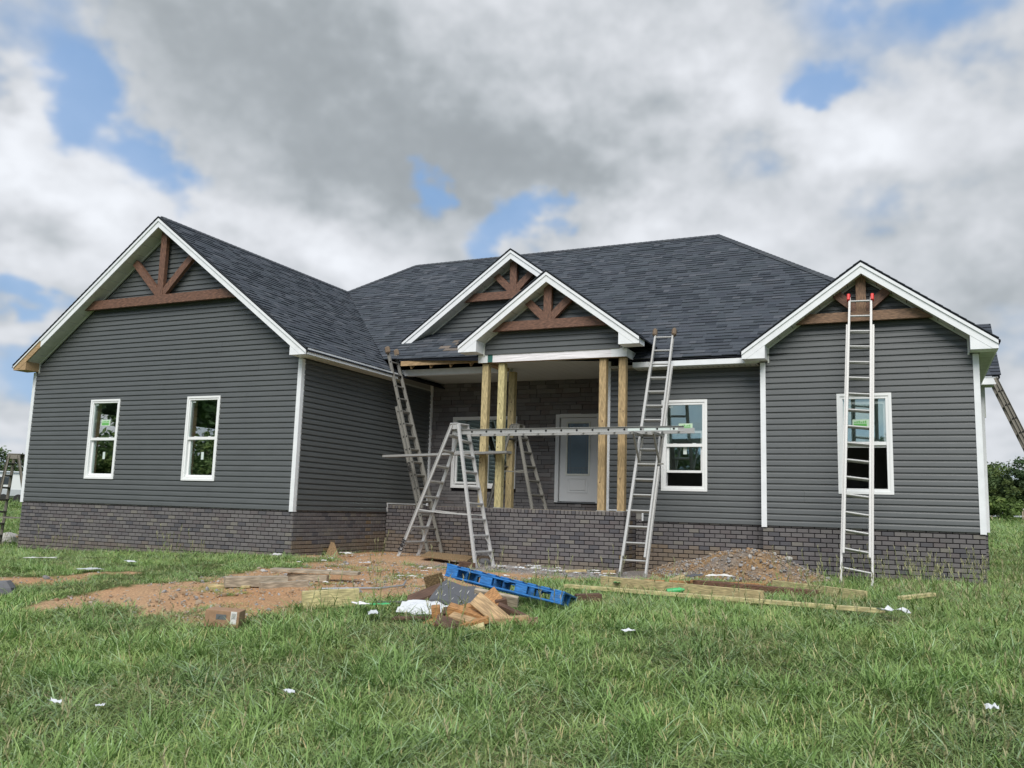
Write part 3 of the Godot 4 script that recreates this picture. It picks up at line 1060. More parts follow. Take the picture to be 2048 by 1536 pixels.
func build_house() -> void:
	house = thing("house", "dark grey sided new house with brick base, white trim and timber gable trusses", "house", HOUSE_AT)
	var front := func(x0: float, d: float) -> Transform3D: return frame(V(x0, 0, d), Vector3.RIGHT)
	var side := func(x: float, d0: float) -> Transform3D: return frame(V(x, 0, d0), Vector3(0, 0, -1))
	var UX := Vector3.RIGHT
	# --- backing walls
	var w1 := Rect2(-17.249 - XGL, 0.393 + 1.12, 0.925, 1.809)
	var w2 := Rect2(-14.307 - XGL, 0.393 + 1.12, 0.925, 1.809)
	var w3 := Rect2(-4.604 - XM, 0.452 + 1.12, 0.916, 1.807)
	var w4 := Rect2(-1.265 - XS, 0.452 + 1.12, 0.916, 1.807)
	var shrink := func(r: Rect2, k: float) -> Rect2: return Rect2(r.position + Vector2(k, k), r.size - Vector2(2 * k, 2 * k))
	backing("wall", front.call(XGL, DG), 0, XGR - XGL, SB, 4.06, [shrink.call(w1, 0.05), shrink.call(w2, 0.05)], M.inside)
	backing("wall", side.call(XGR, DG + 0.004), 0, DS - DG, SB, 4.25, [], M.inside)
	backing("wall", front.call(XM, DM), 0, XS - XM, SB, 4.06, [shrink.call(w3, 0.05)], M.inside)
	backing("wall", front.call(XS, DR), 0, XRR - XS, SB, 4.06, [shrink.call(w4, 0.05)], M.inside)
	var sw := Rect2(-10.59 - XGR + 0.05, 1.65, 1.67, 1.69)
	var sd := Rect2(-7.72 - XGR, 1.30, 0.95, 2.03)
	var stone_back := backing("stone_wall", front.call(XGR, DS), 0, XM - XGR, 1.0, 4.3, [sw, sd], M.mortar)
	var gw := Geo.new()      # gable ends behind the siding
	gw.prism([V(XGL, 4.06, DG + 0.003), V(XGR, 4.06, DG + 0.003), V((XGL + XGR) * 0.5, 7.05, DG + 0.003)], Vector3(0, 0, -0.1))
	gw.prism([V(XS, 4.06, DR + 0.003), V(XRR, 4.06, DR + 0.003), V(-0.781, 5.45, DR + 0.003)], Vector3(0, 0, -0.1))
	gw.prism([V(XPL + 0.06, 4.32, DP + 0.003), V(-5.16, 4.32, DP + 0.003), V(-6.70, 5.68, DP + 0.003)], Vector3(0, 0, -0.1))
	gw.prism([V(-11.2, 4.9, 18.323), V(-5.7, 4.9, 18.323), V(-8.425, 6.9, 18.323)], Vector3(0, 0, -0.1))
	hp("gable_wall", gw, M.inside)
	var ow := Geo.new()      # outer walls out of view: left with the garage openings, right, rear; step at the right wing
	ow.span(V(XGL, SB, DG + 0.1), V(XGL + 0.1, 4.06, DG + 0.9))
	ow.span(V(XGL, SB, 21.4), V(XGL + 0.1, 4.06, 28.0))
	ow.span(V(XGL, 3.25, DG + 0.9), V(XGL + 0.1, 4.06, 21.4))
	ow.span(V(XGL, 0.966, 17.9), V(XGL + 0.1, 3.25, 18.2))
	ow.span(V(XGL, SB, 28.0), V(1.3, 4.06, 28.1))
	ow.span(V(XRR - 0.1, -0.1, DR + 0.1), V(XRR, 4.06, 21.0))
	ow.span(V(1.2, -0.1, 21.2), V(1.3, 4.06, 28.0))
	ow.span(V(XS, -0.1, DR + 0.11), V(XS + 0.1, 4.06, DM + 0.1))
	ow.span(V(XM, 0.9, DM + 0.11), V(XM + 0.1, 4.25, DS))
	hp("wall", ow, M.siding)
	var inn := Geo.new()      # floors, partitions and ceilings inside
	inn.span(V(XGL + 0.1, 0.70, DG + 0.1), V(XGR - 0.1, 0.80, 28.0))
	inn.span(V(XGR + 0.02, 1.16, DS + 0.1), V(1.2, 1.2, 28.0))
	inn.span(V(XM + 0.1, 1.16, DM + 0.1), V(XRR - 0.1, 1.199, DS + 0.1))
	hp("floor", inn, M.inside)
	var pt := Geo.new()
	pt.span(V(XGL + 0.1, 0.8, 24.0), V(XGR - 0.1, 4.05, 24.1))
	pt.span(V(XM + 0.1, 1.2, 20.6), V(1.2, 4.05, 20.7))
	pt.span(V(-2.62, 1.2, DM + 0.2), V(-2.5, 4.05, 20.6))
	pt.span(V(XGR + 0.1, 1.2, 23.0), V(XM, 4.05, 23.1))
	hp("partition", pt, M.drywall)
	var cl := Geo.new()
	cl.span(V(XGL, 4.06, DG), V(XGR, 4.10, 28.0))
	cl.span(V(XGR + 0.02, 4.062, DS + 0.1), V(1.2, 4.11, 28.0))
	cl.span(V(XM + 0.1, 4.061, DR + 0.1), V(XRR, 4.09, DS + 0.1))
	hp("ceiling", cl, M.drywall)
	for i in 14:      # bare studs along the garage walls
		var s := Geo.new()
		s.box(V(XGL + 0.15, 2.4, 21.45 + i * 0.19) if i > 9 else V(XGL + 0.4 + i * 0.79, 2.4, 23.94), Vector3(0.04, 3.3, 0.09))
		hp("stud", s, M.stud)
	var jm := Geo.new()
	for x in [-17.20, -16.40, -14.26, -13.45]:
		jm.span(V(x - 0.03, 1.35, DG + 0.104), V(x + 0.03, 4.05, DG + 0.20))
	for y in [1.45, 3.36]:
		for x in [-16.8, -13.85]:
			jm.span(V(x - 0.46, y - 0.03, DG + 0.106), V(x + 0.46, y + 0.03, DG + 0.198))
	hp("rough_framing", jm, M.stud)

	# --- siding
	siding(front.call(XGL, DG), 0.06, XGR - XGL - 0.06, SB, 6.95, [(XGR - XGL) * 0.5 + 0.06, 7.05, 0.742], [shrink.call(w1, 0.02), shrink.call(w2, 0.02)], 1)
	siding(side.call(XGR, DG), 0.06, DPL - DG - 0.02, SB, SB + 2 * LAP, [], [], 2)
	siding(side.call(XGR, DG), 0.06, DS - DG - 0.03, SB + 2 * LAP, 4.05, [], [], 3)
	siding(front.call(XM, DM), 0.07, XPR - XM + 0.16, SB + 2 * LAP, SB + 4 * LAP, [], [], 4)
	siding(front.call(XM, DM), XPR - XM + 0.16, XS - XM - 0.03, SB, SB + 4 * LAP, [], [], 5)
	siding(front.call(XM, DM), 0.07, XS - XM - 0.03, SB + 4 * LAP, 4.01, [], [shrink.call(w3, 0.02)], 6)
	siding(front.call(XS, DR), 0.06, XRR - XS - 0.06, SB, 5.42, [-0.781 - XS, 5.47, 0.725], [shrink.call(w4, 0.02)], 7)
	siding(front.call(XPL, DP), 0.16, -5.25 - XPL, 4.335, 5.65, [-6.70 - XPL, 5.68, 0.735], [], 8)
	siding(front.call(-11.3, 18.32), 0.0, 5.6, 5.2, 6.87, [-8.425 + 11.3, 6.87, 0.722], [], 9)
	corner_trim(XGL, DG, SB - 0.03, 4.03, -1)
	corner_trim(XGR, DG, SB - 0.03, 4.03, 1)
	corner_trim(XS, DR, SB - 0.03, 4.01, -1)
	corner_trim(XRR, DR, SB - 0.03, 4.02, 1)
	corner_trim(XM, DM, FLOOR, 4.22, -1, 0.07)
	var it := Geo.new()
	it.span(V(XGR + 0.005, FLOOR, DS - 0.06), V(XGR + 0.075, 4.24, DS - 0.002))
	hp("corner_trim", it, M.white)
	var ct := Geo.new()
	ct.span(V(1.27, SB - 0.03, 20.96), V(1.375, 4.0, 21.2))
	ct.span(V(XRR + 0.04, SB - 0.03, 21.0), V(1.27, 4.0, 21.1))
	hp("corner_trim", ct, M.white)
	# channels round the porch slab
	var jc := Geo.new()
	jc.span(V(XGR + 0.004, FLOOR + 0.02, DPL + 0.0), V(XGR + 0.034, FLOOR + 0.05, DS - 0.05))
	jc.span(V(XGR + 0.004, SB, DPL - 0.03), V(XGR + 0.035, FLOOR + 0.051, DPL))
	jc.span(V(XM + 0.07, FLOOR + 0.02, DM - 0.034), V(XPR + 0.16, FLOOR + 0.05, DM - 0.004))
	jc.span(V(XPR + 0.13, SB, DM - 0.0345), V(XPR + 0.165, FLOOR + 0.051, DM - 0.0045))
	hp("channel_trim", jc, M.white)

	# --- brick base
	var ba := Geo.new()
	ba.span(V(XGL + 0.02, -0.5, DG + 0.012), V(XGR - 0.012, SB + 0.04, DG + 0.1))
	ba.span(V(XGR - 0.1, -0.5, DG + 0.011), V(XGR - 0.012, SB + 0.04, DPL + 0.1))
	ba.span(V(XGR - 0.02, -0.5, DPL + 0.012), V(XPL, FLOOR - 0.012, DPL + 0.1))
	ba.span(V(XPL + 0.012, -0.5, DP + 0.012), V(XPR - 0.012, FLOOR - 0.012, DP + 0.1))
	ba.span(V(XPR - 0.1, -0.5, DP + 0.013), V(XPR - 0.0125, FLOOR - 0.0125, DM + 0.05))
	ba.span(V(XPR - 0.1, -0.5, DM + 0.012), V(XS, SB + 0.04, DM + 0.1))
	ba.span(V(XS + 0.012, -0.5, DR + 0.012), V(XRR - 0.012, SB + 0.04, DR + 0.1))
	ba.span(V(XPL + 0.012, -0.5, DP + 0.1), V(XPL + 0.1, FLOOR - 0.0125, DPL + 0.05))
	var base := hp("foundation_wall", ba, M.mortar)
	var bb := Geo.new()
	bb.span(V(XRR - 0.1, -0.5, 21.012), V(1.338, SB + 0.0, 21.1))
	hp("foundation_wall", bb, M.mortar)
	rng.seed = 5
	var clean := Vector3.ZERO
	brick_wall(front.call(XGL + 0.01, DG), XGR - XGL - 0.01, SB, -0.35, 0.0, false, Vector3(0.05, 0.14, 0.3))
	brick_wall(side.call(XGR, DG), DPL - DG, SB, -0.1, 0.06, false, Vector3(0.16, 0.36, 0.62))
	brick_wall(front.call(XGR, DPL), XPL - XGR, FLOOR, -0.2, 0.03, true, Vector3(0.15, 0.42, 0.55))
	brick_wall(front.call(XPL, DP), XPR - XPL, FLOOR, -0.2, 0.08, true, Vector3(0.12, 0.12, 0.45))
	brick_wall(side.call(XPR, DP), DM - DP, FLOOR, -0.2, 0.02, true, Vector3(0.15, 0.40, 0.5))
	brick_wall(front.call(XPR, DM), XS - XPR, SB, -0.1, 0.05, false, Vector3(0.13, 0.50, 0.75))
	brick_wall(front.call(XS, DR), XRR - XS, SB, -0.1, 0.0, false, Vector3(0.1, 0.10, 0.5))
	brick_wall(front.call(XRR, 21.0), 1.34 - XRR, SB, 0.0, 0.0, false, clean)
	# clay thrown further up beside the mound
	for q in bricks:
		var p: Vector3 = q[0]
		if absf(p.z + DR) < 0.05 and p.x < -2.0 and p.y < 0.42 + 0.3 * (-2.0 - p.x):
			q[4] = q[4].lerp(Color(0.33, 0.25, 0.155), rng.randf_range(0.4, 0.85))
	lay_bricks(base)
	stone_wall(stone_back)

	# --- windows and door
	window(-17.249, -16.324, 1.513, 3.322, DG, 0.0, 1)
	window(-14.307, -13.382, 1.513, 3.322, DG, 0.0, 0)
	window(-4.604, -3.688, 1.572, 3.379, DM, 0.27, 1, 0.085)
	window(-1.265, -0.349, 1.572, 3.379, DR, 0.74, 2, 0.085)
	window(-10.59, -9.70, 1.605, 3.38, DS - 0.03, 0.03, -1)
	window(-9.712, -8.825, 1.605, 3.379, DS - 0.0305, 0.0, 1)
	build_door()

	# --- porch floor, ceiling, beams and posts
	var fl := Geo.new()
	fl.span(V(XGR + 0.04, FLOOR - 0.02, DPL + 0.05), V(XM, FLOOR + 0.004, DS))
	fl.span(V(XPL + 0.05, FLOOR - 0.02, DP + 0.05), V(XPR - 0.05, FLOOR + 0.0045, DPL + 0.05))
	hp("porch_floor", fl, M.concrete)
	var n := 0
	var x := XGR
	while x < XM - 0.01:      # ceiling panels run from the wall to the beam
		var c := Geo.new()
		var x2 := minf(x + 0.203, XM)
		c.span(V(x + 0.004, 4.243, DPL + 0.05 if x < XPL else DP + 0.1), V(x2, 4.253, DS))
		hp("ceiling_panel", c, M.ceiling)
		x += 0.203
		n += 1
	var cx := Geo.new()
	cx.span(V(XM, 4.243, DP + 0.1), V(-5.15, 4.254, DM - 0.01))
	cx.span(V(XGR, 4.26, DPL), V(XM, 4.29, DS))
	cx.span(V(XPL, 4.261, DP + 0.1), V(XM, 4.291, DPL))
	hp("ceiling_panel", cx, M.ceiling)
	var lb := Geo.new()
	lb.span(V(-11.2, 4.165, DPL - 0.04), V(XPL + 0.18, 4.312, DPL + 0.1))
	hp("porch_beam", lb, M.white)
	var wb := Geo.new()
	wb.span(V(XPL + 0.004, 4.175, DP + 0.012), V(-5.12, 4.33, DP + 0.15))
	wb.span(V(XPL + 0.003, 4.176, DP + 0.15), V(XPL + 0.16, 4.329, DPL))
	var beam := hp("porch_beam", wb, M.pine)
	var caps := Geo.new()
	caps.span(V(XPL, 4.168, DP - 0.012), V(-8.155, 4.336, DP + 0.01))
	caps.span(V(-5.42, 4.168, DP - 0.012), V(-5.10, 4.336, DP + 0.01))
	caps.span(V(-5.119, 4.1685, DP + 0.01), V(-5.10, 4.3355, DM - 0.03))
	hp("beam_cover", caps, M.white)
	var gr := Geo.new()
	gr.span(V(-8.15, 4.176, DP - 0.002), V(-8.03, 4.334, DP + 0.011))
	var gro := hp("house_wrap", gr, M.green_wrap)
	gro.set_meta("label", "dark green strip of wrap showing on the porch beam")
	# wrinkled white wrap on the beam
	var wr := Geo.new()
	var nu := 150
	var nv := 8
	var wy := func(i: int, j: int) -> Vector3:
		var u := lerpf(-8.04, -5.41, float(i) / nu)
		var t := float(j) / nv
		var q := nz.get_noise_2d(u * 70.0 + t * 60.0, t * 130.0 - u * 45.0)
		var z := 0.006 + 0.013 * absf(q) * (1.0 - absf(t - 0.5) * 1.2) + 0.004 * nz.get_noise_2d(u * 400.0, t * 60.0)
		return V(u, lerpf(4.170, 4.336, t), DP - z)
	for i in nu:
		for j in nv:
			wr.quad(wy.call(i, j), wy.call(i + 1, j), wy.call(i + 1, j + 1), wy.call(i, j + 1))
	var wo := hp("beam_wrap", wr, M.wrap_paper)
	wo.set_meta("label", "wrinkled white wrapping on the porch beam")
	for q in [[-8.31, 16.45, "treated"], [-7.93, 16.45, "treated_yellow"], [-5.69, 16.45, "treated_tan"], [-5.285, 16.45, "treated_tan"], [-8.21, 17.58, "treated"]]:
		var g := Geo.new()
		g.cbox(Vector3((4.170 - FLOOR - 0.01) * 0.5, 0.0725, 0.0725), Vector3(4.170 - FLOOR - 0.012, 0.145, 0.145), 0.006)
		var o := hp("porch_post", g, M[q[2]], Transform3D(Basis(Vector3(0, 1, 0), Vector3(-1, 0, 0), Vector3(0, 0, 1)), V(q[0] + 0.145, FLOOR + 0.005, q[1] + 0.145)))
		var kn := Geo.new()      # knots
		rng.seed = int(q[0] * -100)
		for i in 6:
			var ky := rng.randf_range(0.2, 2.8)
			var kz := rng.randf_range(0.03, 0.115)
			if i % 3 == 2:
				kn.tube(Vector3(ky, -0.0008, kz), Vector3(ky, 0.002, kz), rng.randf_range(0.007, 0.014), 7)
			else:
				kn.tube(Vector3(ky, kz, 0.1435), Vector3(ky, kz, 0.1458), rng.randf_range(0.007, 0.015), 7)
		part(o, "knot", kn, M.brown_wood)
		var pb := Geo.new()
		pb.box(Vector3(0, 0.006, 0), Vector3(0.17, 0.012, 0.17))
		hp("post_base", pb, M.galv, Transform3D(Basis.IDENTITY, V(q[0] + 0.0725, FLOOR + 0.004, q[1] + 0.0725)))

	# --- eaves
	var ev := Geo.new()
	ev.span(V(-10.935, 4.045, DG - 0.36), V(-10.905, 4.175, DPL - 0.4))
	hp("fascia", ev, M.white)
	var sf := Geo.new()
	sf.span(V(XGR + 0.03, 4.048, DG - 0.03), V(-10.93, 4.058, DPL - 0.05))
	hp("soffit", sf, M.soffit)
	var e2 := Geo.new()
	e2.span(V(-5.11, 4.013, DM - 0.393), V(XS - 0.02, 4.145, DM - 0.365))
	hp("fascia", e2, M.white)
	x = -5.10
	while x < XS - 0.1:
		var g := Geo.new()
		g.span(V(x, 4.0, DM - 0.37), V(minf(x + 0.30, XS), 4.011, DM - 0.03))
		var hol := hp("soffit_panel", g, M.soffit)
		var vt := Geo.new()
		for k in 3:
			vt.box(V(x + 0.05 + k * 0.1, 3.9995, DM - 0.2), Vector3(0.012, 0.002, 0.16))
		tag(part(hol, "vent_slot", vt, M.came, Transform3D(Basis.IDENTITY, -HOUSE_AT - hol.position)), "", "", "", "stuff")
		x += 0.304
	var e3 := Geo.new()
	e3.span(V(1.30, 4.03, DR - 0.36), V(1.326, 4.17, 20.9))
	hp("fascia", e3, M.white)
	var s3 := Geo.new()
	s3.span(V(XRR + 0.03, 4.032, DR - 0.0), V(1.30, 4.042, 21.0))
	hp("soffit", s3, M.soffit)
	# bare sub-fascia and rafter tails over the porch
	var sub := Geo.new()
	sub.span(V(-10.85, 4.345, DPL - 0.40), V(-8.46, 4.455, DPL - 0.36))
	hp("sub_fascia", sub, M.pine).set_meta("label", "bare pine board along the porch eave")
	for i in 5:
		var rt := Geo.new()
		rt.bar(V(-10.6 + i * 0.52, 4.33, DPL - 0.36), V(-10.6 + i * 0.52, 4.66, DPL + 0.08), 0.04, 0.13, Vector3.UP)
		hp("rafter_tail", rt, M.pine)
	# rear corner on the right
	var rr := Geo.new()
	rr.span(V(1.05, 4.0, 20.58), V(1.625, 4.16, 20.61))
	hp("fascia", rr, M.white)
	var rs := Geo.new()
	rs.span(V(1.05, 4.002, 20.6), V(1.62, 4.012, 21.1))
	rs.span(V(1.27, 3.35, 20.98), V(1.40, 4.0, 21.06))
	hp("soffit", rs, M.soffit)

	build_roof()
	build_trusses()


func build_door() -> void:
	var d := Node3D.new()
	d.name = "door"
	house.add_child(d, true)
	d.position = V(-7.245, 1.33, DS) - HOUSE_AT
	var g := Geo.new()
	for s in [-1, 1]:
		g.span(Vector3(s * 0.47, -0.02, -0.1), Vector3(s * 0.56, 2.06, 0.035))
	g.span(Vector3(-0.56, 1.995, -0.1), Vector3(0.56, 2.08, 0.036))
	part(d, "casing", g, M.door)
	var t := Geo.new()
	t.span(Vector3(-0.47, -0.03, -0.1), Vector3(0.47, 0.0, 0.06))
	part(d, "threshold", t, M.came)
	var s := Geo.new()      # slab round the light
	s.span(Vector3(-0.455, 0.01, -0.07), Vector3(-0.285, 1.985, -0.025))
	s.span(Vector3(0.285, 0.01, -0.07), Vector3(0.455, 1.985, -0.025))
	s.span(Vector3(-0.285, 0.01, -0.07), Vector3(0.285, 0.64, -0.0251))
	s.span(Vector3(-0.285, 1.875, -0.07), Vector3(0.285, 1.985, -0.0251))
	var slab := part(d, "slab", s, M.door)
	var pn := Geo.new()
	for q in [[-0.26, 0.26, 0.54, 0.565], [-0.26, 0.26, 0.215, 0.24], [-0.26, -0.235, 0.24, 0.54], [0.235, 0.26, 0.24, 0.54]]:
		pn.span(Vector3(q[0], q[2], -0.026), Vector3(q[1], q[3], -0.012))
	pn.cbox(Vector3(0, 0.39, -0.02), Vector3(0.40, 0.24, 0.016), 0.008)
	part(slab, "panel_moulding", pn, M.door)
	var fr := Geo.new()
	for q in [[-0.305, -0.265, 0.62, 1.895], [0.265, 0.305, 0.62, 1.895], [-0.265, 0.265, 0.62, 0.66], [-0.265, 0.265, 1.855, 1.895]]:
		fr.span(Vector3(q[0], q[2], -0.045), Vector3(q[1], q[3], -0.008))
	part(slab, "light_frame", fr, M.soffit)
	var gl := Geo.new()
	gl.span(Vector3(-0.265, 0.66, -0.048), Vector3(0.265, 1.855, -0.042))
	part(slab, "pane", gl, M.obscure_glass)
	var cm := Geo.new()
	for q in [-0.205, 0.205]:
		cm.span(Vector3(q - 0.006, 0.66, -0.042), Vector3(q + 0.006, 1.855, -0.037))
	for q in [0.80, 1.62, 1.70]:
		cm.span(Vector3(-0.265, q - 0.006, -0.042), Vector3(0.265, q + 0.006, -0.0365))
	for i in 9:
		var u := -0.18 + i * 0.045
		cm.tube(Vector3(u, 0.78, -0.040), Vector3(u, 0.66, -0.040), 0.004, 5)
		cm.tube(Vector3(u, 1.70 + 0.02 * (i % 2), -0.040), Vector3(u * 0.4, 1.85, -0.040), 0.004, 5)
	part(slab, "leading", cm, M.came)


func build_roof() -> void:
	var m := 0.75
	var L := sqrt(1.0 + m * m)
	# main front plane: the eave line at D 16.81, y 4.16
	var y0 := 4.175
	var d0 := 16.81
	var yy := func(d: float) -> float: return y0 + m * (d - d0)
	var g := Geo.new()
	var t := 0.03
	var poly := [V(-10.9, yy.call(17.26) - t, 17.26), V(-5.2, yy.call(17.26) - t, 17.26), V(-5.2, yy.call(d0) - t, d0), V(XS - 0.03, yy.call(d0) - t, d0), V(1.0, yy.call(17.1) - t, 17.1), V(-4.513, yy.call(22.49) - t, 22.49), V(-13.77, yy.call(22.49) - t, 22.49), V(-15.23, yy.call(21.07) - t, 21.07)]
	for i in range(1, poly.size() - 1):
		g.tri(poly[2], poly[(2 + i) % 8], poly[(3 + i) % 8])
	for i in 3:      # drip edge
		g.quad(poly[i] - Vector3(0, 0.03, 0), poly[i + 1] - Vector3(0, 0.03, 0), poly[i + 1], poly[i])
	# rear and side planes, out of view
	g.quad(V(1.2, 4.27, 17.05), V(1.36, 4.15, 28.3), V(-4.513, yy.call(22.49) - t, 22.6), V(-4.513, yy.call(22.49) - t, 22.49))
	g.quad(V(-4.513, yy.call(22.49) - t, 22.5), V(1.36, 4.15, 28.3), V(-19.6, 4.15, 28.3), V(-13.77, yy.call(22.49) - t, 22.5))
	g.quad(V(-19.6, 4.15, 28.3), V(-19.6, 4.15, 16.7), V(-15.23, 7.34, 21.07), V(-13.77, yy.call(22.49) - t, 22.49))
	var roof := hp("roof", g, M.deck)
	var lim := func(v: float) -> Array:
		var d := d0 + v / L
		var lo := -10.9 + (-15.23 + 10.9) * clampf((d - 16.85) / (21.07 - 16.85), 0.0, 1.0)
		if d > 21.07:
			lo = -15.23 + (d - 21.07) * (1.46 / 1.42)
		if d < 17.24:
			lo = -5.2
		var hi := 1.36 - (d - d0) * (5.873 / 5.68)
		if d < 17.06:
			hi = XS - 0.03      # the right wing stands in front of the eave
		return [lo, hi]
	shingle_rows(V(0, y0, d0), Vector3.RIGHT, Vector3(0, m, -1).normalized(), (22.49 - d0) * L, lim, 101)
	# garage slope that faces right
	var mg := 0.742
	var LG := sqrt(1.0 + mg * mg)
	var lim2 := func(v: float) -> Array:
		var x := v / LG
		return [0.0, (16.93 - 13.84) + x * (4.14 / 4.29)]
	shingle_rows(V(-10.905, 4.178, 13.84), Vector3(0, 0, -1), Vector3(-1, mg, 0).normalized(), 4.29 * LG, lim2, 102)
	# rear corner plane on the right
	var rp := Geo.new()
	rp.quad(V(0.9, 4.17, 20.56), V(1.66, 4.17, 20.56), V(1.66, 5.67, 22.56), V(0.9, 5.67, 22.56))
	rp.quad(V(1.66, 4.13, 20.56), V(1.66, 4.13, 22.56), V(1.66, 5.67, 22.56), V(1.66, 4.17, 20.56))
	hp("roof_deck", rp, M.deck)
	shingle_rows(V(0.9, 4.18, 20.54), Vector3.RIGHT, Vector3(0, 0.75, -1).normalized(), 2.5, func(_v): return [0.0, 0.78], 103)
	lay_shingles(roof)
	# hip and ridge caps
	var cg := Geo.new()
	rng.seed = 8
	var nf := Vector3(0, 1, 0.75).normalized()
	var ng := Vector3(0.742, 1, 0).normalized()
	for q in [[V(-13.77, 8.437, 22.49), V(-4.513, 8.437, 22.49), nf], [V(-4.513, 8.437, 22.49), V(1.2, 4.31, 16.97), nf], [V(-13.77, 8.437, 22.49), V(-15.23, 7.372, 21.07), nf], [V(-15.2, 7.366, 13.86), V(-15.2, 7.366, 21.07), ng]]:
		var a: Vector3 = q[0]
		var b: Vector3 = q[1]
		var up: Vector3 = q[2]
		var down := up.cross((b - a).normalized())
		if down.y > 0.0: down = -down
		var n := int(a.distance_to(b) / 0.15)
		for i in n:
			cg.col = Color(0.10, 0.11, 0.125).lerp(Color(0.13, 0.14, 0.15), rng.randf())
			var p0 := a.lerp(b, float(i) / n) + down * 0.06
			var p1 := a.lerp(b, float(i + 1.12) / n) + down * 0.06
			cg.bar(p0 + up * 0.014, p1 + up * 0.022, 0.14, 0.008, up)
	tag(hp("ridge_cap", cg, M.shingle, Transform3D.IDENTITY, roof), "", "", "", "stuff")
	# worn patch where foot traffic scuffed the shingles
	gable(-15.24, 7.332, 4.32, 0.742, DG - 0.3934, DG, 4.045, 20.5, [1.0, 1.0], true)
	gable(-0.781, 5.708, 2.115, 0.725, DR - 0.3934, DR, 4.036, 19.2, [1.0, 1.0])
	gable(-6.70, 5.915, 1.965, 0.735, DP - 0.3934, DP, 4.345, 18.2, [1.0, 1.0])
	gable(-8.425, 7.10, 2.86, 0.722, 17.94, 18.32, 3.0, 20.6, [0.995, 0.62])


func build_trusses() -> void:
	truss(-15.24, 5.415, 0.205, -17.62, -12.86, 7.332, 0.742, DG - 0.20, 7.2, 0.86, 6.44, false)
	truss(-6.74, 4.79, 0.19, -7.98, -5.44, 5.915, 0.735, DP - 0.20, 5.75, 0.47, 5.40, false)
	truss(-8.43, 5.99, 0.19, -9.72, -7.14, 7.10, 0.722, 18.12, 6.95, 0.47, 6.60, false)
	truss(-0.80, 4.68, 0.175, -1.95, 0.36, 5.708, 0.725, DR - 0.20, 5.55, 0.44, 5.22, true)


# ---------------------------------------------------------------- ladders
func channel(g: Geo, a: Vector3, b: Vector3, out: Vector3, face: Vector3, w := 0.072, fl := 0.033) -> void:
	# web with two flanges that point outwards; face is the direction the climber looks along
	var x := (b - a).normalized()
	var f := (face - x * face.dot(x)).normalized()
	var o := f.cross(x).normalized()
	if o.dot(out) < 0.0:
		o = -o
	g.bar(a, b, 0.005, w, f)
	for s in [-1, 1]:
		g.bar(a + f * s * (w * 0.5 - 0.003) + o * fl * 0.5, b + f * s * (w * 0.5 - 0.003) + o * fl * 0.5, fl, 0.006, f)


func ladder_section(parent: Node3D, called: String, a0: Vector3, a1: Vector3, b0: Vector3, b1: Vector3, t0: float, t1: float, face: Vector3, off: float, inset: float, m: Material, holes: bool, first: float) -> Node3D:
	var n := Node3D.new()
	n.name = called
	parent.add_child(n, true)
	var ac := (a1 - a0).normalized()
	var up := (((b0 + b1) - (a0 + a1)) * 0.5).normalized()
	var f := (face - up * face.dot(up)).normalized() * off
	var len := ((b0 + b1) * 0.5).distance_to((a0 + a1) * 0.5)
	var p := [a0.lerp(b0, t0) + f + ac * inset, a0.lerp(b0, t1) + f + ac * inset, a1.lerp(b1, t0) + f - ac * inset, a1.lerp(b1, t1) + f - ac * inset]
	for i in 2:
		var g := Geo.new()
		channel(g, p[i * 2], p[i * 2 + 1], -ac if i == 0 else ac, face)
		part(n, "rail", g, m)
	var s := first
	while s < len * t1 - 0.05:
		if s > len * t0 + 0.04:
			var q0 := a0.lerp(b0, s / len) + f + ac * inset
			var q1 := a1.lerp(b1, s / len) + f - ac * inset
			var g := Geo.new()
			g.tube(q0, q1, 0.019, 8)
			var r := part(n, "rung", g, m)
			if holes:
				var hg := Geo.new()
				hg.tube(q0 - ac * 0.008, q0 + ac * 0.001, 0.018, 8)
				hg.tube(q1 - ac * 0.001, q1 + ac * 0.008, 0.018, 8)
				part(r, "rung_hole", hg, M.hole)
		s += 0.305
	return n


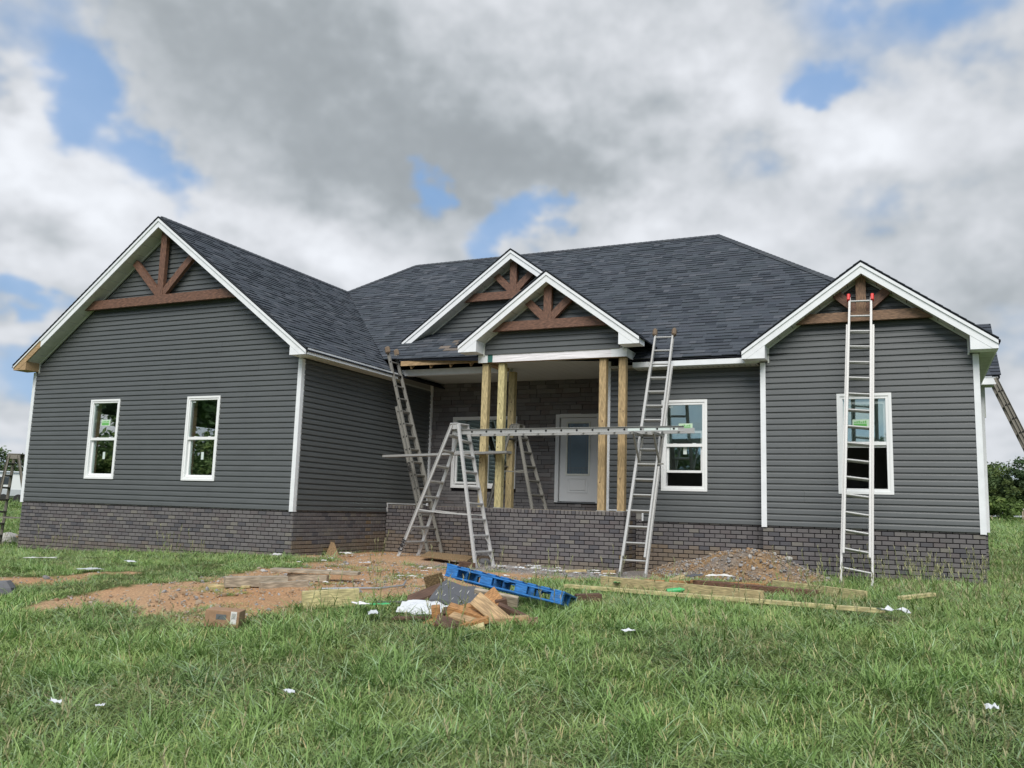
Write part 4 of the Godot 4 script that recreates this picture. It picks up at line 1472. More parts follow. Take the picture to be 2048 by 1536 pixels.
func extension_ladder(label: String, a0: Vector3, a1: Vector3, b0: Vector3, b1: Vector3, face: Vector3, base_top: float, fly_from: float, m: Material, cap: String, holes: bool) -> Node3D:
	var at := (a0 + a1) * 0.5
	var t := thing("extension_ladder", label, "ladder", at, "aluminium extension ladders at the house")
	a0 -= at; a1 -= at; b0 -= at; b1 -= at
	ladder_section(t, "base_section", a0, a1, b0, b1, 0.0, base_top, face, 0.0, 0.0, m, holes, 0.30)
	ladder_section(t, "fly_section", a0, a1, b0, b1, fly_from, 1.0, face, -0.06, 0.034, m, holes, 0.30)
	var ac := (a1 - a0).normalized()
	var up := ((b0 - a0)).normalized()
	for q in [a0, a1]:
		var g := Geo.new()
		g.box(q + up * 0.03, Vector3(0.045, 0.10, 0.11))
		g.box(q + Vector3(0, 0.008, 0), Vector3(0.07, 0.02, 0.12))
		part(t, "foot", g, M.alu_dull)
	var f := (face - up * face.dot(up)).normalized()
	for q in [b0, b1]:
		if cap == "red":
			var g := Geo.new()
			g.cbox(q - f * 0.078, Vector3(0.13, 0.10, 0.055), 0.012, Basis(up, f, up.cross(f)))
			part(t, "end_cap", g, M.red)
		elif cap == "mitt":
			var g := Geo.new()
			g.cbox(q - f * 0.07 + up * 0.02, Vector3(0.17, 0.13, 0.085), 0.03, Basis(up, f, up.cross(f)))
			part(t, "ladder_mitt", g, M.mitt)
	# rung locks at the lower end of the fly
	for q in [[a0, b0, 1.0], [a1, b1, -1.0]]:
		var e: Vector3 = (q[0] as Vector3).lerp(q[1], fly_from + 0.09) - f * 0.05 + ac * float(q[2]) * 0.035
		var g := Geo.new()
		g.bar(e - up * 0.14, e + up * 0.10, 0.012, 0.03, f)
		g.bar(e + up * 0.06 - f * 0.02, e + up * 0.09 + f * 0.06, 0.012, 0.02, ac)
		part(t, "rung_lock", g, M.alu_dull)
	return t


func lettering(parent: Node3D, words: String, at: Vector3, along: Vector3, face: Vector3, size: float) -> void:
	var tm := TextMesh.new()
	var sf := SystemFont.new()
	sf.font_names = PackedStringArray(["Droid Sans"])
	sf.font_weight = 700
	var fv := FontVariation.new()
	fv.base_font = sf
	fv.variation_embolden = 0.8
	tm.font = fv
	tm.text = words
	tm.font_size = 64
	tm.pixel_size = size / 64.0
	tm.depth = 0.002
	var o := MeshInstance3D.new()
	o.name = "lettering"
	o.mesh = tm
	o.material_override = M.black
	var z := (face - along * face.dot(along)).normalized()
	o.transform = Transform3D(Basis(along, z.cross(along), z), at)
	o.set_meta("label", "hand lettered black initials CRH")
	parent.add_child(o, true)


func stepladder(label: String, l0: Vector3, l1: Vector3, r0: Vector3, r1: Vector3, t: Array, m: Material, both: bool, bar_at: float) -> Node3D:
	# l0/l1 near and far foot on the left, r0/r1 on the right; t: their four tops in the same order
	var at := (l0 + l1 + r0 + r1) * 0.25
	var n := thing("stepladder", label, "stepladder", at, "aluminium stepladders")
	var foot := [l0 - at, l1 - at, r0 - at, r1 - at]
	var top := []
	for q in t:
		top.append(q - at)
	var across: Vector3 = (foot[1] - foot[0]).normalized()
	for i in 4:
		var g := Geo.new()
		var sideways := Vector3(-across.z, 0, across.x)
		channel(g, foot[i], top[i], across * (-1 if i % 2 == 0 else 1), sideways, 0.068, 0.026)
		g.box(foot[i] + Vector3(0, 0.02, 0), Vector3(0.05, 0.04, 0.07))
		part(n, "leg", g, m)
	for sidei in 2:
		var a0: Vector3 = foot[sidei * 2]
		var a1: Vector3 = foot[sidei * 2 + 1]
		var b0: Vector3 = top[sidei * 2]
		var b1: Vector3 = top[sidei * 2 + 1]
		var h := b0.y - a0.y
		var y := 0.30
		while y < h - 0.1:
			var p0 := a0.lerp(b0, y / h)
			var p1 := a1.lerp(b1, y / h)
			var g := Geo.new()
			if both or sidei == 0:
				g.bar(p0, p1, 0.085, 0.026, Vector3.UP)
				g.bar(p0 + Vector3(0, -0.02, 0), p1 + Vector3(0, -0.02, 0), 0.012, 0.04, Vector3.UP)
				part(n, "step", g, m)
			else:
				g.bar(p0, p1, 0.012, 0.05, Vector3.UP)
				part(n, "cross_brace", g, m)
			if y < 0.8:
				var bg := Geo.new()
				bg.bar(p0.lerp(p1, 0.22), a0.lerp(b0, (y - 0.17) / h), 0.012, 0.02, Vector3.UP)
				bg.bar(p0.lerp(p1, 0.78), a1.lerp(b1, (y - 0.17) / h), 0.012, 0.02, Vector3.UP)
				part(n, "step_brace", bg, m)
			y += 0.305
	# top cap
	var g2 := Geo.new()
	var c: Vector3 = (top[0] + top[1] + top[2] + top[3]) * 0.25
	var ax: Vector3 = (((top[2] + top[3]) - (top[0] + top[1])) * 0.5)
	ax.y = 0
	ax = ax.normalized()
	var az := ax.cross(Vector3.UP)
	g2.cbox(c + Vector3(0, 0.025, 0), Vector3((top[2] - top[0]).length() + 0.03, 0.022, (top[1] - top[0]).length() + 0.03), 0.006, Basis(ax, Vector3.UP, az))
	for i in [0, 1]:
		g2.box((top[i] + top[i + 2]) * 0.5 + Vector3(0, -0.04, 0), Vector3((top[2] - top[0]).length() + 0.09, 0.11, 0.008), Basis(ax, Vector3.UP, az))
	part(n, "top_cap", g2, m)
	# spreader bars, near and far
	for i in [0, 1]:
		var p: Vector3 = (foot[i] as Vector3).lerp(top[i], bar_at)
		var q: Vector3 = (foot[i + 2] as Vector3).lerp(top[i + 2], bar_at)
		var mid := (p + q) * 0.5 + Vector3(0, -0.02, 0)
		var g := Geo.new()
		g.bar(p, mid, 0.006, 0.024, Vector3.UP)
		g.bar(mid, q, 0.006, 0.024, Vector3.UP)
		part(n, "spreader", g, m)
	return n


func build_ladders() -> void:
	var L := extension_ladder("extension ladder with brown mitts leaning on the garage eave left of the porch", V(-9.67, 0.06, 16.90), V(-9.60, 0.06, 17.36), V(-11.13, 4.65, 17.0), V(-11.15, 4.66, 17.42), Vector3(-1, 0, 0), 0.72, 0.22, M.alu_dull, "mitt", true)
	var dn := (V(-9.67, 0.06, 16.90) - V(-11.13, 4.65, 17.0)).normalized()
	lettering(L, "CRH", V(-9.67, 0.06, 16.90).lerp(V(-11.13, 4.65, 17.0), 0.42) - (V(-9.67, 0.06, 16.90) + V(-9.60, 0.06, 17.36)) * 0.5 + Vector3(0, 0, 0.036), dn, Vector3(0, 0, 1), 0.11)
	extension_ladder("bright extension ladder with brown mitts leaning on the eave right of the porch posts", V(-4.80, 0.0, 15.2), V(-4.36, 0.0, 15.2), V(-4.66, 4.66, 16.90), V(-4.27, 4.65, 16.90), Vector3(0, 0, -1), 0.86, 0.07, M.alu, "mitt", false)
	extension_ladder("bright extension ladder with red tips leaning on the right gable beam", V(-1.115, 0.07, 15.1), V(-0.685, 0.0, 15.1), V(-1.0, 5.06, 16.62), V(-0.605, 5.04, 16.62), Vector3(0, 0, -1), 0.90, 0.10, M.alu, "red", false)
	extension_ladder("dull ladder leaning on the rear eave at the far right corner", V(3.05, 0.12, 20.3), V(3.05, 0.12, 20.72), V(1.50, 4.08, 20.3), V(1.50, 4.08, 20.72), Vector3(-1, 0, 0), 0.97, 0.3, M.alu_old, "", true)
	# ladder laid flat as a walkway between the stepladder and a ladder jack
	var a := V(-8.36, 2.60, 15.32)
	var b := V(-3.80, 2.665, 15.74)
	var across := Vector3(0, 0, -0.40)
	var t := thing("scaffold_ladder", "aluminium ladder laid level as a scaffold walkway across the porch front", "ladder", (a + b) * 0.5)
	var o := (a + b) * 0.5
	for i in 2:
		var g := Geo.new()
		channel(g, a - o + across * i + Vector3(0.10 * i, 0, 0), b - o + across * i + Vector3(0.10 * i, 0, 0), Vector3(0, 0, 1 if i == 0 else -1), Vector3.UP, 0.10, 0.032)
		part(t, "rail", g, M.alu)
	var n := int(a.distance_to(b) / 0.305)
	for k in n:
		var p := a.lerp(b, (k + 0.4) / n) - o
		var g := Geo.new()
		g.tube(p, p + across, 0.0165, 8)
		var r := part(t, "rung", g, M.alu)
		var hg := Geo.new()
		hg.tube(p + Vector3(0, 0, 0.009), p, 0.02, 8)
		part(r, "rung_hole", hg, M.hole)
	var st := Geo.new()
	for q in [[0.80, 0.055], [0.865, 0.05], [0.915, 0.06], [0.962, 0.03]]:
		var p := a.lerp(b, q[0]) - o + Vector3(0, -0.004, 0.0045)
		st.bar(p - (b - a).normalized() * q[1] * 2.2, p + (b - a).normalized() * q[1] * 2.2, 0.002, 0.044, Vector3.UP)
	part(t, "rail_sticker", st, M.sticker_white)
	var j := thing("ladder_jack", "steel ladder jack bracket under the walkway end on the bright ladder", "bracket", V(-4.55, 2.1, 15.9))
	var jb := V(-4.55, 2.1, 15.9)
	for xx in [-4.68, -4.30]:
		var g := Geo.new()
		g.bar(V(xx, 2.57, 15.42) - jb, V(xx, 2.57, 16.12) - jb, 0.035, 0.045, Vector3.UP)
		g.bar(V(xx, 2.56, 15.50) - jb, V(xx, 2.05, 15.90) - jb, 0.03, 0.045, Vector3.UP)
		g.bar(V(xx, 2.60, 16.12) - jb, V(xx, 2.02, 15.90) - jb, 0.03, 0.04, Vector3.UP)
		part(j, "bracket_arm", g, M.alu_dull)
	var jr := Geo.new()
	jr.bar(V(-4.74, 2.03, 15.88) - jb, V(-4.22, 2.03, 15.88) - jb, 0.04, 0.03, Vector3.UP)
	part(j, "crossbar", jr, M.alu_dull)
	# stepladders
	var s := stepladder("tall bright stepladder standing on the soil in front of the porch", V(-9.48, 0.11, 15.35), V(-9.39, 0.11, 15.95), V(-7.57, 0.0, 15.02), V(-7.50, 0.0, 15.62), [V(-8.33, 2.75, 15.26), V(-8.33, 2.73, 15.62), V(-8.17, 2.75, 15.23), V(-8.17, 2.73, 15.59)], M.alu_bright, true, 0.36)
	var c := (V(-9.48, 0.11, 15.35) + V(-9.39, 0.11, 15.95) + V(-7.57, 0.0, 15.02) + V(-7.50, 0.0, 15.62)) * 0.25
	lettering(s, "CRH", V(-9.48, 0.11, 15.35).lerp(V(-8.33, 2.75, 15.26), 0.085) - c + Vector3(0.0, 0, 0.031), (V(-8.33, 2.75, 15.26) - V(-9.48, 0.11, 15.35)).normalized(), Vector3(0, 0, 1), 0.13)
	stepladder("dull stepladder standing on the porch floor behind the posts", V(-8.43, 1.135, 17.2), V(-8.40, 1.135, 17.75), V(-7.36, 1.135, 17.15), V(-7.28, 1.135, 17.7), [V(-7.99, 2.93, 17.35), V(-7.99, 2.93, 17.62), V(-7.84, 2.93, 17.34), V(-7.84, 2.93, 17.61)], M.alu_dull, true, 0.45)
	stepladder("old brown stepladder beyond the left corner of the garage", V(-21.35, -0.24, 14.95), V(-21.6, -0.24, 15.45), V(-20.35, -0.24, 15.42), V(-20.6, -0.24, 15.92), [V(-20.95, 2.10, 14.98), V(-21.05, 2.10, 15.20), V(-20.72, 2.10, 15.08), V(-20.82, 2.10, 15.30)], M.alu_old, true, 0.33)
	# thin aluminium plank on the ladder rungs behind
	var pk := Geo.new()
	var p0 := V(-10.62, 2.185, 16.45)
	var p1 := V(-7.55, 2.27, 16.30)
	pk.bar(Vector3.ZERO, p1 - p0, 0.24, 0.045, Vector3.UP)
	solo("scaffold_plank", pk, M.alu, "thin aluminium plank behind the tall stepladder, level with its middle steps", "plank", "", Transform3D(Basis.IDENTITY, p0))


# ---------------------------------------------------------------- timber, pallet and rubbish
func gp(x: float, d: float, up := 0.0) -> Vector3:
	return Vector3(x, ground_y(x, d) + up, -d)


func board(called: String, label: String, category: String, a: Vector3, b: Vector3, w: float, h: float, m: Material, group := "", roll := 0.0) -> MeshInstance3D:
	# a long piece of timber from a to b, its grain along its length
	var g := Geo.new()
	var l := a.distance_to(b)
	g.cbox(Vector3.ZERO, Vector3(l, h, w), 0.004)
	var x := (b - a).normalized()
	var z := x.cross(Vector3.UP).normalized()
	var bs := Basis(x, z.cross(x), z) * Basis(Vector3(1, 0, 0), roll)
	return solo(called, g, m, label, category, group, Transform3D(bs, (a + b) * 0.5))


func build_timber() -> void:
	var gl := "lumber lying on the ground"
	board("lumber_board", "long tan board on edge in the grass below the mound", "board", gp(-4.20, 12.40, 0.095), gp(-1.72, 11.15, 0.095), 0.045, 0.20, M.treated, gl)
	board("lumber_board", "long thin yellow board nearly buried in grass, nearest the lawn", "board", gp(-4.50, 11.75, 0.085), gp(-0.36, 10.65, 0.095), 0.09, 0.05, M.treated_yellow, gl)
	board("timber_beam", "dark brown stained beam lying in front of the mound", "beam", gp(-2.98, 13.10, 0.08), gp(-1.24, 12.42, 0.06), 0.15, 0.12, M.stained, gl)
	board("lumber_board", "yellow board on edge behind the dark beam's right end", "board", gp(-1.95, 13.60, 0.08), gp(-0.62, 12.35, 0.075), 0.045, 0.14, M.treated_yellow, gl)
	board("lumber_board", "short pale board end in the grass right of the red tipped ladder", "board", gp(-0.22, 12.3, 0.08), gp(0.16, 12.85, 0.10), 0.09, 0.045, M.treated_yellow, gl)
	board("lumber_board", "short board end beside the long tan board's right end", "board", gp(-1.75, 11.45, 0.03), gp(-1.35, 11.22, 0.05), 0.09, 0.05, M.treated, gl)
	board("wood_block", "orange cut block left of the dark stained beam", "block", gp(-3.72, 12.95, 0.06), gp(-3.42, 12.98, 0.06), 0.12, 0.14, M.orange_wood, "cut blocks by the dark beam")
	board("wood_block", "orange cut block touching the dark stained beam's end", "block", gp(-3.36, 13.02, 0.06), gp(-3.06, 13.08, 0.06), 0.12, 0.13, M.orange_wood, "cut blocks by the dark beam")
	board("wood_block", "flat reddish plank lying behind the dark stained beam", "plank", gp(-3.1, 13.32, 0.10), gp(-2.0, 13.12, 0.10), 0.12, 0.05, M.orange_wood, gl)
	board("wood_block", "pale offcut leaning at the foot of the mound", "block", gp(-3.62, 14.05, 0.05), gp(-3.42, 14.2, 0.12), 0.12, 0.05, M.treated, gl)
	# left pile
	board("lumber_board", "weathered grey plank lying over short pieces on the bare soil", "board", gp(-8.52, 10.35, 0.14), gp(-7.35, 10.85, 0.13), 0.24, 0.045, M.grey_wood, gl)
	board("timber_beam", "short dark brown square beam on the bare soil", "beam", gp(-8.18, 9.02, 0.08), gp(-7.66, 9.62, 0.08), 0.17, 0.13, M.grey_wood, gl)
	board("lumber_board", "narrow tan offcut beside the short dark beam", "board", gp(-7.75, 9.20, 0.04), gp(-7.42, 9.75, 0.05), 0.09, 0.09, M.grey_wood, gl)
	board("lumber_board", "flat pale strip under the short dark beam", "board", gp(-8.42, 9.0, 0.02), gp(-7.9, 9.2, 0.02), 0.10, 0.03, M.treated, gl)
	board("wood_block", "thin block propping the weathered grey plank", "block", gp(-8.3, 10.45, 0.05), gp(-7.7, 10.58, 0.05), 0.09, 0.09, M.grey_wood, gl)
	board("wood_block", "yellow treated timber block standing on edge on the bare soil", "block", gp(-6.18, 8.04, 0.115), gp(-5.72, 8.46, 0.125), 0.09, 0.19, M.treated_yellow, gl)
	board("wood_block", "dark wet offcut sunk in the grass right of the pallet", "block", gp(-3.86, 10.42, 0.05), gp(-3.6, 10.6, 0.06), 0.14, 0.10, M.brown_wood, gl)
	board("lumber_board", "dark flat strip on the soil left of the rubbish heap", "board", gp(-5.72, 8.75, 0.03), gp(-5.15, 9.05, 0.04), 0.12, 0.02, M.felt, gl)
	board("lumber_board", "small tan offcut lying near the porch right corner", "board", gp(-5.28, 15.6, 0.04), gp(-5.02, 15.62, 0.06), 0.10, 0.07, M.pine, gl)
	board("lumber_board", "pale scrap board on the gravel below the porch", "board", gp(-5.9, 15.35, 0.03), gp(-5.55, 15.5, 0.06), 0.08, 0.04, M.treated, gl)
	var pl := Geo.new()
	pl.cbox(Vector3.ZERO, Vector3(0.95, 0.025, 0.6), 0.004)
	solo("plywood_sheet", pl, M.osb, "brown plywood offcut lying on rubble by the tall stepladder's foot", "plywood", "", Transform3D(Basis.from_euler(Vector3(0.10, 0.25, -0.06)), gp(-8.45, 15.5, 0.12)))
	board("wood_block", "pair of brown blocks at the tall stepladder's right foot", "block", gp(-7.9, 15.05, 0.05), gp(-7.55, 14.85, 0.05), 0.12, 0.09, M.brown_wood, gl)
	var os := Geo.new()
	os.prism([Vector3(-0.12, 0, 0), Vector3(0.16, 0, 0), Vector3(0.05, 0.26, -0.1), Vector3(-0.02, 0.28, -0.1)], Vector3(0, 0, -0.02))
	solo("board_scrap", os, M.osb, "orange brown board scrap leaning on the garage side bricks", "scrap", "", Transform3D(Basis(Vector3.UP, 0.6), gp(-11.05, 15.25, 0.0)))
	# grey lump of gravel at the left edge, cardboard box, bottles
	var bx := thing("cardboard_box", "small brown cardboard box with a white label in the grass", "box", gp(-6.33, 7.02, 0.02))
	var bg := Geo.new()
	bg.cbox(Vector3(0, 0.08, 0), Vector3(0.34, 0.165, 0.20), 0.004)
	part(bx, "carton", bg, M.cardboard)
	var lb := Geo.new()
	lb.box(Vector3(0.115, 0.10, 0.101), Vector3(0.06, 0.12, 0.002))
	part(bx, "label", lb, M.paper)
	var lc := Geo.new()
	for i in 6:
		lc.box(Vector3(0.097 + i * 0.007, 0.115, 0.1025), Vector3(0.003, 0.055, 0.001))
	lc.box(Vector3(-0.01, 0.10, 0.1012), Vector3(0.10, 0.05, 0.001))
	part(bx, "label_print", lc, M.came)
	bx.rotation = Vector3(0.03, 0.42, -0.05)
	var bo := Geo.new()
	bo.tube(Vector3(-0.11, 0, 0), Vector3(0.07, 0, 0), 0.035, 10)
	bo.tube(Vector3(0.07, 0, 0), Vector3(0.12, 0, 0), 0.035, 10, 0.013)
	bo.tube(Vector3(0.12, 0, 0), Vector3(0.15, 0, 0), 0.013, 8)
	solo("plastic_bottle", bo, M.green_plastic, "green plastic bottle lying beside the long tan board", "bottle", "", Transform3D(Basis.from_euler(Vector3(0.0, 0.5, 0.12)), gp(-2.92, 11.62, 0.10)))
	pallet()
	heap()


func pallet() -> void:
	var p := V(-3.57, 0.10, 9.2)
	var x := Vector3(-1.34, 0.245, 0.25)
	var z := Vector3(-0.18, -0.16, -0.98)
	var l := x.length()
	x = x.normalized()
	z = (z - x * z.dot(x)).normalized()
	var y := z.cross(x) * -1.0
	if y.y < 0: y = -y
	var bs := Basis(-x, y, -z)
	var t := thing("pallet", "blue painted wooden pallet tilted on the rubbish heap", "pallet", p)
	t.transform = Transform3D(Basis(x, y, x.cross(y)), p)
	var wd := 1.0
	var zs: float = -1.0 if x.cross(y).dot(z) < 0 else 1.0
	for i in 9:      # top boards run along the short side
		var g := Geo.new()
		g.cbox(Vector3(0.06 + i * (l - 0.12) / 8.0, 0.135, zs * wd * 0.5), Vector3(0.10 if i != 0 and i != 8 else 0.13, 0.02, wd), 0.003)
		part(t, "deck_board", g, M.blue_paint)
	for k in 3:
		var zz: float = zs * (0.05 + k * (wd - 0.1) / 2.0)
		var g := Geo.new()
		g.cbox(Vector3(l * 0.5, 0.114, zz), Vector3(l, 0.02, 0.10), 0.003)
		part(t, "stringer_board", g, M.blue_paint)
		var b := Geo.new()
		b.cbox(Vector3(l * 0.5, 0.010, zz), Vector3(l, 0.02, 0.10), 0.003)
		part(t, "bottom_board", b, M.blue_paint)
		for i in 4:
			var c := Geo.new()
			c.cbox(Vector3(0.075 + i * (l - 0.15) / 3.0, 0.062, zz), Vector3(0.14, 0.084, 0.10), 0.004)
			part(t, "block", c, M.blue_paint)


func heap() -> void:
	# things under and in front of the pallet
	var ft := Geo.new()      # slab of roofing sheets, bent
	var nu := 12
	var fw := func(i: int, j: int, lift: float) -> Vector3:
		var u := float(i) / nu
		var v := float(j) / 6.0
		var p := V(lerpf(lerpf(-4.83, -4.24, u), lerpf(-4.86, -4.30, u), v), 0, lerpf(8.48, 8.92, v))
		p.y = lerpf(lerpf(0.10, 0.045, u), lerpf(0.285, 0.17, u), v) + 0.02 * sin(u * 6.0 + v * 3.0) + 0.012 * nz.get_noise_2d(u * 300.0, v * 300.0) + lift
		return p
	for i in nu:
		for j in 6:
			ft.quad(fw.call(i, j, 0.03), fw.call(i + 1, j, 0.03), fw.call(i + 1, j + 1, 0.03), fw.call(i, j + 1, 0.03))
		ft.quad(fw.call(i, 0, 0.0), fw.call(i + 1, 0, 0.0), fw.call(i + 1, 0, 0.03), fw.call(i, 0, 0.03))
	for j in 6:
		ft.quad(fw.call(0, j + 1, 0.0), fw.call(0, j, 0.0), fw.call(0, j, 0.03), fw.call(0, j + 1, 0.03))
	var sh := solo("roofing_sheet", ft, M.felt, "bent grey roofing sheet under the blue pallet", "roofing sheet")
	var dash := Geo.new()
	for r in 2:
		for i in 5:
			var a: Vector3 = fw.call(1 + i * 2, 1 + r * 3, 0.033)
			var b: Vector3 = fw.call(1 + i * 2, 2 + r * 3, 0.033)
			dash.bar(a, a.lerp(b, 0.7), 0.006, 0.002, Vector3.UP)
	part(sh, "adhesive_dashes", dash, M.rope)
	var wp := Geo.new()      # crumpled white plastic
	var pw := func(i: int, j: int) -> Vector3:
		var u := float(i) / 14.0
		var v := float(j) / 8.0
		var q := V(lerpf(-5.12, -4.0, u), 0, lerpf(8.28, 8.62, v))
		q.y = ground_y(q.x, -q.z) + 0.03 + 0.11 * sin(v * 2.6) * (0.6 + 0.4 * sin(u * 5.0 + 0.6)) + 0.045 * nz.get_noise_2d(u * 500.0, v * 500.0)
		return q
	for i in 14:
		for j in 8:
			wp.quad(pw.call(i, j), pw.call(i + 1, j), pw.call(i + 1, j + 1), pw.call(i, j + 1))
	solo("plastic_sheet", wp, M.plastic_white, "crumpled white plastic sheet under the roofing sheet", "plastic sheet")
	var bw := Geo.new()
	bw.cbox(Vector3.ZERO, Vector3(0.40, 0.03, 0.22), 0.004)
	solo("board_scrap", bw, M.brown_wood, "dark brown board scrap leaning over the white plastic sheet", "scrap", "", Transform3D(Basis.from_euler(Vector3(0.35, 0.5, 0.42)), V(-5.02, 0.15, 8.70)))
	# offcuts: position, size, turn, material
	var list := [
		[V(-4.52, 0.02, 8.10), Vector3(0.09, 0.19, 0.12), Vector3(0.1, 0.5, 0.12), "orange_wood", "square orange block standing at the left end of the offcut heap"],
		[V(-4.37, 0.0, 8.16), Vector3(0.10, 0.16, 0.12), Vector3(0.0, 0.3, -0.1), "orange_wood", "short orange block second from the left in the offcut heap"],
		[V(-4.19, 0.03, 8.16), Vector3(0.42, 0.13, 0.13), Vector3(0.2, 0.25, -0.25), "orange_wood", "thick orange beam end in the middle of the offcut heap"],
		[V(-3.93, 0.09, 8.18), Vector3(0.46, 0.16, 0.045), Vector3(-0.5, 0.25, -0.62), "pine", "pale flat board tilted on top of the offcut heap"],
		[V(-4.08, 0.17, 8.42), Vector3(0.26, 0.16, 0.05), Vector3(-0.4, 0.2, 0.75), "orange_wood", "short board standing on end behind the pale tilted board"],
		[V(-4.20, -0.03, 7.86), Vector3(0.34, 0.04, 0.20), Vector3(0.35, 0.35, -0.28), "brown_wood", "dark grey brown board at the front of the offcut heap"],
		[V(-4.44, -0.06, 7.97), Vector3(0.26, 0.05, 0.14), Vector3(0.2, -0.2, -0.1), "orange_wood", "flat orange piece at the front left of the offcut heap"],
		[V(-4.02, -0.01, 7.98), Vector3(0.30, 0.06, 0.10), Vector3(0.1, 0.4, 0.3), "orange_wood", "short orange stick low in the middle of the offcut heap"],
		[V(-3.80, 0.02, 8.20), Vector3(0.50, 0.05, 0.12), Vector3(0.0, 0.5, 0.1), "pine", "long pale stick under the tilted pale board"],
		[V(-3.94, 0.09, 8.46), Vector3(0.12, 0.22, 0.06), Vector3(0.2, 0.6, 0.25), "brown_wood", "dark upright offcut at the right of the heap"],
		[V(-3.80, 0.05, 8.42), Vector3(0.36, 0.10, 0.08), Vector3(0.3, 0.45, -0.42), "brown_wood", "dark reddish offcut sloping down at the right of the heap"],
		[V(-3.62, 0.0, 8.24), Vector3(0.34, 0.035, 0.14), Vector3(0.3, 0.4, 0.14), "stained_pale", "thin reddish piece at the far right of the offcut heap"],
		[V(-4.30, 0.07, 8.30), Vector3(0.24, 0.09, 0.09), Vector3(0.2, 0.9, 0.2), "orange_wood", "orange stub behind the thick orange beam end"],
		[V(-4.42, 0.05, 8.26), Vector3(0.22, 0.06, 0.12), Vector3(0.5, 0.3, 0.2), "brown_wood", "dark stub behind the square orange block"],
		[V(-4.04, 0.06, 8.32), Vector3(0.30, 0.12, 0.10), Vector3(0.0, 0.7, 0.3), "orange_wood", "orange stub behind the pale tilted board"],
		[V(-4.12, 0.0, 8.02), Vector3(0.36, 0.06, 0.14), Vector3(0.2, 0.1, -0.2), "pine", "pale flat piece under the thick orange beam end"],
		[V(-3.93, -0.04, 7.86), Vector3(0.16, 0.05, 0.10), Vector3(0.2, 0.5, 0.35), "treated_yellow", "small yellow offcut at the front of the heap"],
		[V(-4.72, -0.02, 8.05), Vector3(0.5, 0.03, 0.09), Vector3(0.0, 0.35, 0.05), "brown_wood", "thin dark stick lying left of the offcut heap"],
		[V(-4.20, 0.16, 8.85), Vector3(0.5, 0.12, 0.05), Vector3(0.4, 0.1, -0.15), "grey_wood", "grey board end between the roofing sheet and the pallet"],
		[V(-5.12, 0.26, 9.1), Vector3(0.22, 0.20, 0.03), Vector3(0.4, 0.6, 0.3), "osb", "board flake standing up behind the roofing sheet"],
	]
	for q in list:
		var g := Geo.new()
		g.cbox(Vector3.ZERO, q[1], 0.005)
		solo("wood_offcut", g, M[q[3]], q[4], "offcut", "offcuts heaped in front of the pallet", Transform3D(Basis.from_euler(q[2]), q[0]))


func scrap(label: String, at: Vector3, sx: float, sz: float, m: Material, sd: int, hump := 0.03) -> void:
	# a crumpled piece of sheet, with thickness
	var g := Geo.new()
	var n := 5
	var p := func(i: int, j: int, up: float) -> Vector3:
		var u := float(i) / n - 0.5
		var v := float(j) / n - 0.5
		var y := 0.55 * hump * (0.5 + nz.get_noise_2d(u * 220.0 + sd * 37.0, v * 220.0)) * (0.8 + 0.9 * nz.get_noise_2d(u * 260.0, v * 260.0 + sd * 29.0))
		return Vector3((u + 0.3 * nz.get_noise_2d(v * 300.0 + sd * 9.0, 5.0)) * sx, maxf(y, 0.0) + up, (v + 0.3 * nz.get_noise_2d(u * 300.0, sd * 11.0)) * sz)
	for i in n:
		for j in n:
			g.quad(p.call(i, j + 1, 0.006), p.call(i + 1, j + 1, 0.006), p.call(i + 1, j, 0.006), p.call(i, j, 0.006))
	for i in n:
		g.quad(p.call(i, n, 0.0), p.call(i + 1, n, 0.0), p.call(i + 1, n, 0.006), p.call(i, n, 0.006))
		g.quad(p.call(n, i + 1, 0.0), p.call(n, i, 0.0), p.call(n, i, 0.006), p.call(n, i + 1, 0.006))
	solo("litter_scrap", g, m, label, "litter", "scraps of litter on the ground", Transform3D(Basis(Vector3.UP, sd * 1.3), at))


